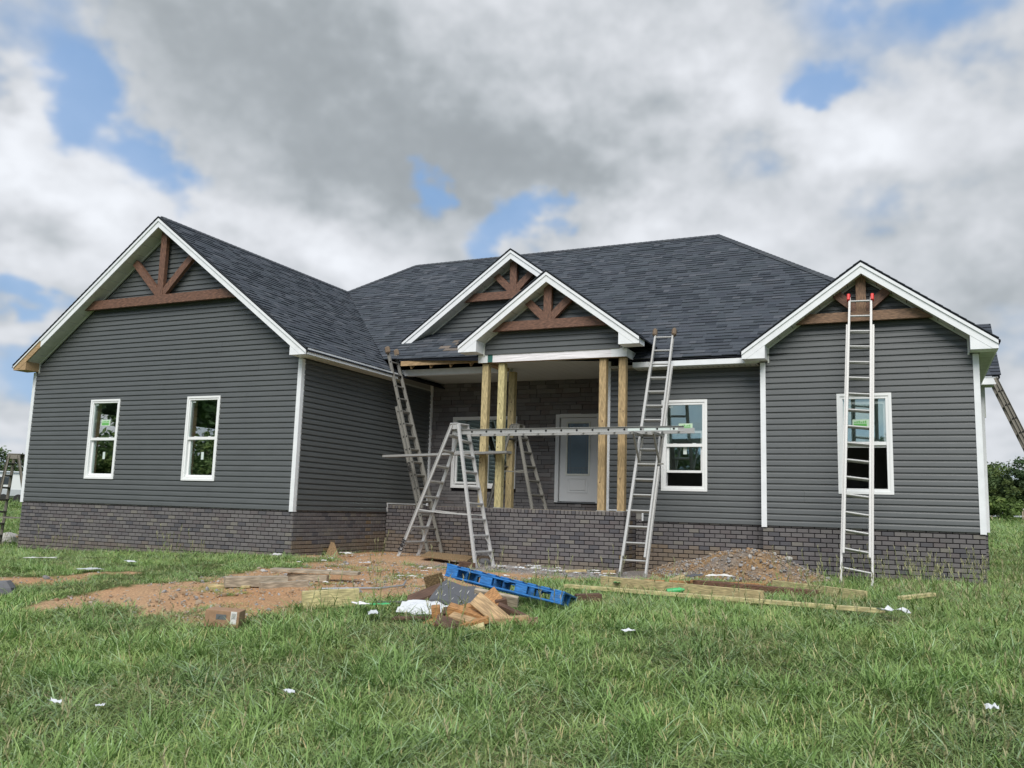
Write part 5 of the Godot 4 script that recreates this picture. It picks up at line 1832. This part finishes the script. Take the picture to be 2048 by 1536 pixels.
func build_litter() -> void:
	var W: Material = M.plastic_white
	scrap("flat white foam piece on the small soil patch at the left", gp(-11.05, 9.35, 0.05), 0.30, 0.22, W, 1)
	scrap("white strip in the grass in front of the left garage window", gp(-11.45, 10.45, 0.08), 0.36, 0.12, W, 2)
	scrap("white torn scrap in the grass near the left picture edge", gp(-13.05, 10.1, 0.09), 0.42, 0.16, M.paper, 3)
	scrap("long white paper scrap at the garage corner bricks", gp(-10.95, 13.4, 0.08), 0.52, 0.16, M.paper, 4, 0.08)
	scrap("white scrap on the soil beside the garage side bricks", gp(-10.5, 15.0, 0.06), 0.26, 0.16, M.paper, 5, 0.07)
	scrap("white strip on the soil left of the tall stepladder", gp(-9.15, 13.7, 0.04), 0.24, 0.10, W, 6)
	scrap("pinkish white paper in the grass left of the rubbish heap", gp(-5.45, 8.12, 0.11), 0.24, 0.14, M.wrap_paper, 7)
	scrap("bright green wrapper in the grass left of the rubbish heap", gp(-5.25, 8.18, 0.11), 0.18, 0.09, M.green_plastic, 8)
	scrap("clear pale plastic scrap below the bright green wrapper", gp(-5.08, 7.78, 0.10), 0.20, 0.10, W, 9, 0.05)
	scrap("crumpled white plastic bag at the right end of the buried yellow board", gp(-0.26, 10.55, 0.10), 0.26, 0.14, W, 10, 0.09)
	scrap("small white scrap near the bottom right corner", gp(0.40, 6.62, 0.12), 0.09, 0.08, W, 11, 0.06)
	scrap("white scrap strip near the bottom left corner", gp(-5.2, 4.24, 0.13), 0.14, 0.035, W, 12)
	scrap("tiny white scrap right of the bottom left strip", gp(-4.86, 4.30, 0.13), 0.05, 0.03, W, 13)
	scrap("pale blue scrap in the front lawn", gp(-4.02, 5.15, 0.12), 0.10, 0.05, W, 14)
	scrap("small white scrap in the lawn below the rubbish heap's right side", gp(-2.42, 7.9, 0.12), 0.11, 0.06, W, 15)
	scrap("bright green scrap by the left end of the long tan board", gp(-3.9, 12.2, 0.12), 0.16, 0.08, M.green_plastic, 16)
	scrap("white sheet scrap on the dark stained beam", gp(-2.62, 13.12, 0.20), 0.34, 0.16, M.paper, 17, 0.06)
	scrap("black torn felt strip on the orange cut blocks", gp(-3.0, 13.05, 0.19), 0.44, 0.12, M.felt, 18, 0.07)
	rng.seed = 91
	for i in 26:      # white crumbs of trim on the gravel below the porch
		var x := rng.randf_range(-7.3, -4.9)
		var d := rng.randf_range(14.9, 16.2)
		scrap("white trim chip on the gravel in front of the porch bricks", gp(x, d, 0.03), rng.randf_range(0.08, 0.26), rng.randf_range(0.03, 0.09), M.paper if i % 2 else W, 20 + i)
	for i in 16:
		var x := rng.randf_range(-10.4, -6.0)
		var d := rng.randf_range(9.5, 15.2)
		scrap("pale chip on the bare soil left of the tall stepladder", gp(x, d, 0.025), rng.randf_range(0.06, 0.16), rng.randf_range(0.03, 0.08), M.paper, 60 + i)
	for q in [[-8.2, 16.2, 0.16, "dark clod"], [-7.9, 16.05, 0.13, "grey lump"], [-8.05, 16.3, 0.2, "brown lump"]]:
		rubble(q[3] + " of rubble piled at the porch foot behind the stepladder", gp(q[0], q[1], 0.03), q[2], Color(0.16, 0.12, 0.09) if q[3] != "grey lump" else Color(0.3, 0.3, 0.3), int(q[2] * 1000))
	rubble("grey heap of gravel at the left picture edge", gp(-10.35, 7.42, 0.0), 0.26, Color(0.26, 0.26, 0.27), 9)
	# bag and plank beyond the left corner
	rubble("white sack lying beyond the left garage corner", V(-21.9, -0.12, 15.9), 0.36, Color(0.70, 0.68, 0.62), 33)
	board("lumber_board", "pale plank lying beyond the left garage corner", "board", V(-23.4, -0.02, 15.2), V(-21.6, 0.0, 16.0), 0.2, 0.05, M.pine, "lumber lying on the ground")
	var te := Geo.new()
	te.cbox(Vector3.ZERO, Vector3(0.3, 0.22, 0.3), 0.06)
	solo("plastic_tub", te, M.teal, "teal plastic tub at the left picture edge", "tub", "", Transform3D(Basis(Vector3.UP, 0.4), V(-23.1, -0.06, 14.9)))
	# hose on the soil
	var ho := Geo.new()
	var pts := [gp(-7.0, 9.5, 0.03), gp(-6.75, 9.75, 0.035), gp(-6.5, 10.1, 0.03), gp(-6.45, 10.6, 0.04), gp(-6.6, 10.9, 0.06)]
	for i in pts.size() - 1:
		ho.tube(pts[i], pts[i + 1], 0.014, 7)
	solo("plastic_strap", ho, M.galv, "pale bent strap on the soil right of the weathered plank", "strap")


func lump(r: float, sd: int, col: Color) -> Geo:
	var g := Geo.new()
	g.col = col
	var nu := 10
	var nv := 6
	var p := func(i: int, j: int) -> Vector3:
		var a := TAU * (i % nu) / nu
		var b := PI * j / nv - PI * 0.5
		var v := Vector3(cos(a) * cos(b), sin(b) * 0.62, sin(a) * cos(b))
		return v * r * (1.0 + 0.34 * nz.get_noise_3d(v.x * 110.0 + sd * 13.0, v.y * 110.0, v.z * 110.0))
	for i in nu:
		for j in nv:
			g.quad(p.call(i, j), p.call(i + 1, j), p.call(i + 1, j + 1), p.call(i, j + 1))
	return g


func rubble(label: String, at: Vector3, r: float, col: Color, sd: int) -> void:
	solo("rubble_lump", lump(r, sd, col), M.rock, label, "rubble", "", Transform3D(Basis(Vector3.UP, sd), at))


func build_mound() -> void:
	var g := Geo.new()
	var n := 70
	var x0 := -4.9
	var x1 := -1.2
	var d0 := 14.6
	var d1 := DM - 0.01
	var h := func(i: int, j: int) -> Vector3:
		var x := lerpf(x0, x1, float(i) / n)
		var d := lerpf(d0, d1, float(j) / n)
		if x > XS: d = minf(d, DR - 0.01)
		var q := mound_y(x, d)
		q += (0.05 * nz.get_noise_2d(x * 130.0, d * 130.0) + 0.03 * nz.get_noise_2d(x * 520.0, d * 520.0)) * smoothstep(0.02, 0.12, q)
		return V(x, ground_y(x, d) - 0.045 + q, d)
	for i in n:
		for j in n:
			var a: Vector3 = h.call(i, j)
			var t := nz.get_noise_2d(a.x * 160.0 + 77.0, a.z * 160.0) * 0.5 + 0.5
			var t2 := rng.randf()
			g.col = Color(0.40, 0.265, 0.15).lerp(Color(0.31, 0.255, 0.205), smoothstep(0.42, 0.66, t)) * lerpf(0.8, 1.2, t2)
			if t < 0.36: g.col = Color(0.46, 0.30, 0.155) * lerpf(0.85, 1.15, t2)
			g.quad(a, h.call(i + 1, j), h.call(i + 1, j + 1), h.call(i, j + 1))
	solo("dirt_mound", g, M.soil, "mound of brown soil and gravel against the wall below the window", "mound")
	rubble("white stone on the right shoulder of the soil mound", V(-2.02, 0.42, 15.9), 0.07, Color(0.7, 0.68, 0.62), 4)


func scatter_stones() -> void:
	rng.seed = 17
	var rocks := []
	for k in 3:
		rocks.append(lump(0.5, 50 + k, Color(1, 1, 1)).mesh())
	for k in 3:
		var xs := []
		var cols := []
		var tries := 0
		while xs.size() < 2600 and tries < 60000:
			tries += 1
			var x := rng.randf_range(-12.0, -1.0)
			var d := rng.randf_range(6.5, 17.1)
			var up := 0.0
			var s := rng.randf_range(0.007, 0.02) * (1.0 + 2.0 * pow(rng.randf(), 10.0))
			var md := mound_y(x, d) if d > 14.7 else 0.0
			if k == 2:
				if md < 0.05: continue
				up = md
			elif dirt(x, d) < 0.5 or (d > 16.3 and (x < -8.4 or x > -5.1 and d > 17.0)):
				continue
			if x > XGR and x < XPL and d > DPL - 0.05: continue
			if x >= XPL and x < XPR and d > DP - 0.05: continue
			if x < XGR and d > DG - 0.05: continue
			xs.append(Transform3D(Basis.from_euler(Vector3(rng.randf() * TAU, rng.randf() * TAU, 0)).scaled(Vector3(s, s, s) * 1.6), gp(x, d, up - 0.02 * float(k == 2) + s * 0.2)))
			var t := rng.randf()
			var grav := smoothstep(13.7, 14.8, d) * smoothstep(-9.2, -7.6, x)
			if k == 2: s *= 0.75
			var c := Color(0.50, 0.33, 0.19).lerp(Color(0.62, 0.53, 0.42), t)
			if rng.randf() < (0.22 + 0.6 * grav) * (0.45 if k == 2 else 1.0): c = Color(0.34, 0.33, 0.325).lerp(Color(0.54, 0.53, 0.515), t)
			if rng.randf() < 0.06: c = Color(0.7, 0.68, 0.64)
			cols.append(c)
		var mm := MultiMesh.new()
		mm.transform_format = MultiMesh.TRANSFORM_3D
		mm.use_colors = true
		mm.mesh = rocks[k]
		mm.instance_count = xs.size()
		for i in xs.size():
			mm.set_instance_transform(i, xs[i])
			mm.set_instance_color(i, cols[i])
		var o := MultiMeshInstance3D.new()
		o.name = numbered("loose_stones")
		o.multimesh = mm
		o.material_override = M.rock
		add_child(o)
		tag(o, ["small stones strewn over the bare soil in front of the porch", "gravel strewn along the porch bricks", "stones and clods on the soil mound"][k], "stones", "", "stuff")


# ---------------------------------------------------------------- grass and trees
func blade(g: Geo, root: Vector3, dir: float, lean: float, len: float, w: float, col: Color, droop: float) -> void:
	g.col = col
	var out := Vector3(cos(dir), 0, sin(dir))
	var sidev := Vector3(-out.z, 0, out.x)
	var p := root
	var ang := lean
	var n := 4
	var wn := w
	var nrm0 := Vector3.UP
	for i in n:
		var st := Vector3.UP * cos(ang) + out * sin(ang)
		var q := p + st * len / n
		var w2 := w * (1.0 - pow(float(i + 1) / n, 1.6)) + 0.0006
		var nn := (out * -cos(ang) + Vector3.UP * sin(ang)).normalized()
		if nn.y < 0: nn = -nn
		g.trin(p - sidev * wn, p + sidev * wn, q + sidev * w2, nrm0, nrm0, nn)
		g.trin(p - sidev * wn, q + sidev * w2, q - sidev * w2, nrm0, nn, nn)
		nrm0 = nn
		p = q
		wn = w2
		ang += droop / n


func tuft(sd: int, n: int, hgt: float, spread: float, dry: float, wide: float, flat := 0.0) -> ArrayMesh:
	rng.seed = sd
	var g := Geo.new()
	var lay := rng.randf() * TAU
	for i in n:
		var r := sqrt(rng.randf()) * spread
		var a := rng.randf() * TAU
		var dir := a + rng.randf_range(-1.0, 1.0)
		if rng.randf() < 0.45:
			dir = lay + rng.randf_range(-0.7, 0.7)
		var t := rng.randf()
		var c := Color(0.145, 0.235, 0.066).lerp(Color(0.285, 0.39, 0.14), t)
		if rng.randf() < 0.15: c = Color(0.29, 0.39, 0.21)
		if rng.randf() < dry: c = Color(0.52, 0.44, 0.26).lerp(Color(0.38, 0.37, 0.17), rng.randf())
		blade(g, Vector3(cos(a) * r, -0.01, sin(a) * r), dir, rng.randf_range(0.35, 1.25) + flat, hgt * rng.randf_range(0.55, 1.35), wide * rng.randf_range(0.45, 1.05), c, rng.randf_range(0.3, 1.5))
	return g.mesh()


func stems(sd: int) -> ArrayMesh:      # tall seeding stems
	rng.seed = sd
	var g := Geo.new()
	for i in 4:
		var a := rng.randf() * TAU
		var p := Vector3(cos(a) * 0.06, 0, sin(a) * 0.06)
		var h := rng.randf_range(0.35, 0.75)
		var tip := p + Vector3(cos(a) * 0.14, h, sin(a) * 0.14)
		g.col = Color(0.22, 0.26, 0.10)
		g.tube(p, tip, 0.0022, 4, 0.0012, false)
		g.col = Color(0.36, 0.34, 0.19)
		for k in 7:
			var q := p.lerp(tip, 0.78 + k * 0.03)
			blade(g, q, rng.randf() * TAU, 0.4, 0.05, 0.004, g.col, 0.5)
		g.col = Color(0.16, 0.24, 0.07)
		blade(g, p.lerp(tip, 0.3), a + 2.0, 0.5, 0.2, 0.006, g.col, 1.2)
	return g.mesh()


func place(called: String, label: String, mesh: Mesh, xs: Array, cols: Array) -> void:
	var mm := MultiMesh.new()
	mm.transform_format = MultiMesh.TRANSFORM_3D
	mm.use_colors = true
	mm.mesh = mesh
	mm.instance_count = xs.size()
	for i in xs.size():
		mm.set_instance_transform(i, xs[i])
		mm.set_instance_color(i, cols[i])
	var o := MultiMeshInstance3D.new()
	o.name = numbered(called)
	o.multimesh = mm
	o.material_override = M.leafy
	add_child(o)
	tag(o, label, "grass", "", "stuff")


func in_house(x: float, d: float) -> bool:
	if d > DG - 0.04 and x > XGL and x < XGR and d < 29.0: return true
	if d > DPL - 0.04 and x >= XGR and x < XPL and d < 29.0: return true
	if d > DP - 0.04 and x >= XPL and x < XPR and d < 29.0: return true
	if d > DM - 0.04 and x >= XPR and x < XS and d < 29.0: return true
	return d > DR - 0.04 and x >= XS and x < XRR + 0.05 and d < 29.0


func build_grass() -> void:
	var kinds := [tuft(201, 26, 0.095, 0.13, 0.10, 0.0036), tuft(202, 24, 0.12, 0.12, 0.08, 0.0042), tuft(203, 26, 0.10, 0.14, 0.20, 0.0036, 0.3), tuft(204, 16, 0.165, 0.10, 0.06, 0.005), tuft(205, 16, 0.20, 0.10, 0.12, 0.0046, 0.45)]
	var xs := [[], [], [], [], []]
	var cols := [[], [], [], [], []]
	var sx := []
	var sc := []
	rng.seed = 401
	# bands: from, to, tufts for each square metre, size
	for b in [[3.2, 6.0, 760.0, 1.0], [6.0, 9.0, 540.0, 1.0], [9.0, 12.5, 320.0, 1.0], [12.5, 17.2, 230.0, 1.0], [17.2, 26.0, 120.0, 1.15], [26.0, 60.0, 22.0, 2.0], [60.0, 110.0, 5.0, 3.5]]:
		# the field of view is a wedge; walk it in polar steps
		var area: float = deg_to_rad(90.0) * 0.5 * (b[1] * b[1] - b[0] * b[0])
		for i in int(area * b[2]):
			var rr := sqrt(lerpf(b[0] * b[0], b[1] * b[1], rng.randf()))
			var az := deg_to_rad(rng.randf_range(-66.0, 24.0))
			var x: float = rr * sin(az)
			var d: float = rr * cos(az)
			if in_house(x, d): continue
			if d > 17.3 and x > XGL and x < 1.0: continue
			if d > 20.0 and az > -0.80 and az < 0.0: continue
			var size: float = b[3]
			var soil := dirt(x, d) > 0.5
			if soil and not tuft_left(x, d): continue
			if mound_y(x, d) > 0.06 and d > 14.6: continue
			var n1 := nz.get_noise_2d(x * 45.0, d * 45.0)
			var n2 := nz.get_noise_2d(x * 140.0 + 500.0, d * 140.0)
			var k := rng.randi() % 2
			if n2 > 0.12 and rng.randf() < 0.6: k = 3
			if n1 < -0.12 and rng.randf() < 0.75: k = 2
			if rng.randf() < 0.20 and not soil: k = 4
			if soil: size *= 0.6
			# trampled short between the soil patches on the left
			var worn := smoothstep(-5.0, -8.5, x) * smoothstep(16.0, 11.0, d) * smoothstep(6.5, 8.0, d)
			size *= lerpf(1.0, 0.72, worn)
			size *= rng.randf_range(0.75, 1.25) * (1.0 + 0.25 * n2)
			var p := gp(x, d, -0.01)
			var lean := Basis(Vector3(rng.randf_range(-1, 1), 0, rng.randf_range(-1, 1)).normalized(), rng.randf_range(0.0, 0.4))
			xs[k].append(Transform3D(lean * Basis(Vector3.UP, rng.randf() * TAU) * Basis.from_scale(Vector3(size, size * rng.randf_range(0.75, 1.15), size)), p))
			var tone := 1.0 + 0.30 * n1 + rng.randf_range(-0.16, 0.16)
			cols[k].append(Color(tone * (1.02 - 0.14 * n2), tone, tone * (1.0 - 0.1 * n1)))
			if (x > -1.0 and d > 10.0 and d < 17.0 and rng.randf() < 0.006) or rng.randf() < 0.0018:
				sx.append(Transform3D(Basis(Vector3.UP, rng.randf() * TAU), p))
				sc.append(Color(1, 1, 1))
	var words := ["short green lawn grass", "mid length green lawn grass", "dry straw coloured lawn grass", "long blades standing in the lawn", "long pale blades lying over the lawn"]
	for k in 5:
		place("grass", words[k], kinds[k], xs[k], cols[k])
	place("seed_stems", "thin seeding grass stems standing above the lawn", stems(77), sx, sc)


# Crowns: leaf-sized faces gathered in clumps through the crown's volume.
func crown(sd: int, w: float, h: float, clumps: int, leaves: int, size: float, tone: Color, narrow := 0.0) -> ArrayMesh:
	rng.seed = sd
	var g := Geo.new()
	for c in clumps:
		var v := Vector3(rng.randfn(), rng.randfn(), rng.randfn()).normalized() * pow(rng.randf(), 0.42)
		var ctr := Vector3(v.x * w * (1.0 - narrow * maxf(v.y, 0.0)), h * 0.5 + v.y * h * 0.5, v.z * w * (1.0 - narrow * maxf(v.y, 0.0)))
		var cr := rng.randf_range(0.18, 0.32) * w
		var ct := tone * rng.randf_range(0.65, 1.3)
		if rng.randf() < 0.2: ct = ct.lerp(Color(0.16, 0.2, 0.05), 0.4)
		for l in leaves:
			var q := Vector3(rng.randfn(), rng.randfn() * 0.6, rng.randfn()).limit_length(1.6) * cr * 0.62
			var a := Vector3(rng.randfn(), rng.randfn() * 0.5, rng.randfn()).normalized()
			var b := a.cross(Vector3(rng.randfn(), rng.randfn(), rng.randfn())).normalized()
			var s := size * rng.randf_range(0.6, 1.4)
			g.col = ct * rng.randf_range(0.8, 1.2)
			var p := ctr + q
			g.tri(p - a * s, p + b * s * 0.45, p + a * s)
			g.tri(p - a * s, p + a * s, p - b * s * 0.45 + Vector3(0, 0.1 * s, 0))
	return g.mesh()


func trunk(sd: int, h: float, r: float, w: float) -> ArrayMesh:
	rng.seed = sd
	var g := Geo.new()
	var p := Vector3.ZERO
	var n := 5
	for i in n:
		var q := p + Vector3(rng.randf_range(-0.1, 0.1) * h * 0.3, h * 0.75 / n, rng.randf_range(-0.1, 0.1) * h * 0.3)
		g.tube(p, q, r * (1.0 - 0.16 * i), 8, r * (1.0 - 0.16 * (i + 1)), false)
		if i > 0:
			for k in 2:
				var a := rng.randf() * TAU
				g.tube(q, q + Vector3(cos(a) * w * 0.6, h * 0.16, sin(a) * w * 0.6), r * 0.45 * (1.0 - 0.15 * i), 6, r * 0.1, false)
		p = q
	return g.mesh()


func tree(called: String, label: String, at: Vector3, sc: float, cm: Mesh, tm: Mesh, lift: float, turn: float, group: String) -> void:
	var t := thing(called, label, "tree", at, group)
	t.rotation.y = turn
	part(t, "trunk", tm, M.bark, Transform3D(Basis.from_scale(Vector3.ONE * sc), Vector3.ZERO))
	part(t, "crown", cm, M.leafy, Transform3D(Basis.from_scale(Vector3.ONE * sc), Vector3(0, lift * sc, 0)))


func build_trees() -> void:
	var a := crown(1, 2.6, 5.2, 95, 90, 0.15, Color(0.075, 0.115, 0.042))
	var b := crown(2, 2.2, 6.2, 90, 90, 0.15, Color(0.06, 0.095, 0.040), 0.5)
	var c := crown(3, 3.2, 4.6, 110, 90, 0.15, Color(0.09, 0.135, 0.045))
	var ta := trunk(11, 5.0, 0.20, 2.4)
	var tb := trunk(12, 5.5, 0.16, 1.8)
	# right of the house, beyond the meadow
	var gr := "trees beyond the meadow on the right"
	var R := [[1.5, 84.0, 0.82, c, "round tree just showing behind the right corner trim"], [5.2, 88.0, 0.82, a, "dark tree left of the gap in the right tree line"], [8.2, 86.0, 0.80, b, "taller pointed tree at the right picture edge"], [11.5, 90.0, 1.0, c, "broad tree beyond the right picture edge"], [6.6, 95.0, 1.05, c, "deep green tree at the back of the right tree line"], [15.5, 92.0, 1.0, a, "tree closing the right tree line"], [2.8, 93.0, 0.9, a, "dark tree at the back left of the right tree line"]]
	for i in R.size():
		var q: Array = R[i]
		tree("deciduous_tree", q[4], gp(q[0], q[1], -0.1), q[2], q[3], ta if i % 2 else tb, 0.3, i * 1.7, gr)
	var sb := crown(7, 0.9, 1.3, 30, 50, 0.10, Color(0.11, 0.165, 0.045))
	for q in [[5.1, 70.0, 1.6, "light green bush standing in the meadow on the right"], [7.6, 76.0, 1.4, "low bush by the meadow fence at the right edge"], [3.4, 78.0, 1.3, "low bush close to the right corner trim"]]:
		var s := thing("bush", q[3], "bush", gp(q[0], q[1], -0.05), "bushes in the meadow")
		part(s, "crown", sb, M.leafy, Transform3D(Basis.from_scale(Vector3.ONE * float(q[2])), Vector3.ZERO))
		part(s, "stem", trunk(21, 1.0, 0.04, 0.4), M.bark)
	var f := thing("meadow_fence", "pale rail fence across the meadow on the right", "fence", gp(6.0, 74.0))
	for i in 9:
		var g := Geo.new()
		var x := -1.0 + i * 2.0
		g.box(gp(x, 74.0, 0.55) - f.position, Vector3(0.10, 1.2, 0.10))
		part(f, "post", g, M.grey_wood)
	for y in [0.45, 0.95]:
		var g := Geo.new()
		g.bar(gp(-1.0, 74.0, y) - f.position, gp(15.0, 74.0, y) - f.position, 0.04, 0.12, Vector3.UP)
		part(f, "rail", g, M.rv_grey)
	# left of the house
	gr = "trees beyond the camper on the left"
	var L := [[-72.0, 50.0, 0.90, a, "round tree behind the camper at the left edge"], [-69.0, 54.5, 0.95, c, "broad tree touching the left corner trim"], [-76.5, 49.0, 0.9, c, "tree beyond the left picture edge"], [-64.0, 57.0, 0.75, b, "pointed tree hidden mostly by the garage corner"], [-75.0, 58.0, 1.05, a, "tall tree at the back of the left group"]]
	for i in L.size():
		var q: Array = L[i]
		tree("deciduous_tree", q[4], gp(q[0], q[1], -0.2), q[2], q[3], ta if i % 2 else tb, 0.1, i * 2.1, gr)
	# seen through the garage: hedge of trees beside the house
	for i in 4:
		tree("deciduous_tree", "%s leafy tree of the row seen through the garage windows" % ["nearest", "second", "third", "farthest"][i], gp(-45.0 - 1.5 * (i % 2), 40.0 + i * 4.0, -0.2), 1.25, [a, c, c, a][i], ta, -0.2, i * 1.1, "trees left of the house")
	# behind the photographer, mirrored in the windows
	gr = "trees behind the viewpoint, mirrored in the windows"
	var B := [[-2.5, -25.0, 1.15, c], [3.5, -28.0, 1.2, a], [-9.0, -27.0, 1.05, a], [-15.0, -24.0, 1.1, c], [-22.0, -28.0, 1.25, c], [-30.0, -26.0, 1.2, a], [-44.0, -13.0, 2.1, a], [-52.0, -20.0, 2.2, c], [-48.0, -4.0, 1.9, c], [-60.0, -30.0, 2.4, a]]
	var nth := ["first", "second", "third", "fourth", "fifth", "sixth", "seventh", "eighth", "ninth", "tenth"]
	for i in B.size():
		var q: Array = B[i]
		tree("deciduous_tree", "%s tree of the row behind the viewpoint, mirrored in the panes" % nth[i], gp(q[0], q[1], 0.2), q[2], q[3], ta, 0.5, i * 1.9, gr)
	camper()


func camper() -> void:
	var at := V(-60.2, 0.42, 44.0)
	var t := thing("camper_trailer", "white camper trailer parked in the field at the left edge", "camper", at)
	t.rotation.y = 0.62
	var g := Geo.new()
	g.cbox(Vector3(0, 1.35, 0), Vector3(7.0, 1.9, 2.3), 0.18)
	part(t, "body", g, M.rv_white)
	var s := Geo.new()
	s.box(Vector3(0, 0.78, 1.155), Vector3(6.8, 0.45, 0.02))
	part(t, "lower_panel", s, M.rv_grey)
	for x in [-2.4, -0.6, 1.3, 2.7]:
		var w := Geo.new()
		w.cbox(Vector3(x, 1.62, 1.16), Vector3(0.9, 0.55, 0.04), 0.02)
		part(t, "window", w, M.rv_dark)
	var aw := Geo.new()
	aw.tube(Vector3(-2.8, 2.25, 1.22), Vector3(2.8, 2.25, 1.22), 0.07, 8)
	part(t, "awning", aw, M.rv_grey)
	for x in [-0.5, 0.5]:
		var w := Geo.new()
		w.tube(Vector3(x, 0.33, 0.95), Vector3(x, 0.33, 1.17), 0.34, 16)
		part(t, "wheel", w, M.tyre)


func _ready() -> void:
	nz.seed = 3
	nz.frequency = 0.01
	nz.fractal_octaves = 3
	materials()
	setup_view()
	build_ground()
	build_house()
	build_mound()
	build_ladders()
	build_timber()
	build_litter()
	scatter_stones()
	build_trees()
	build_grass()
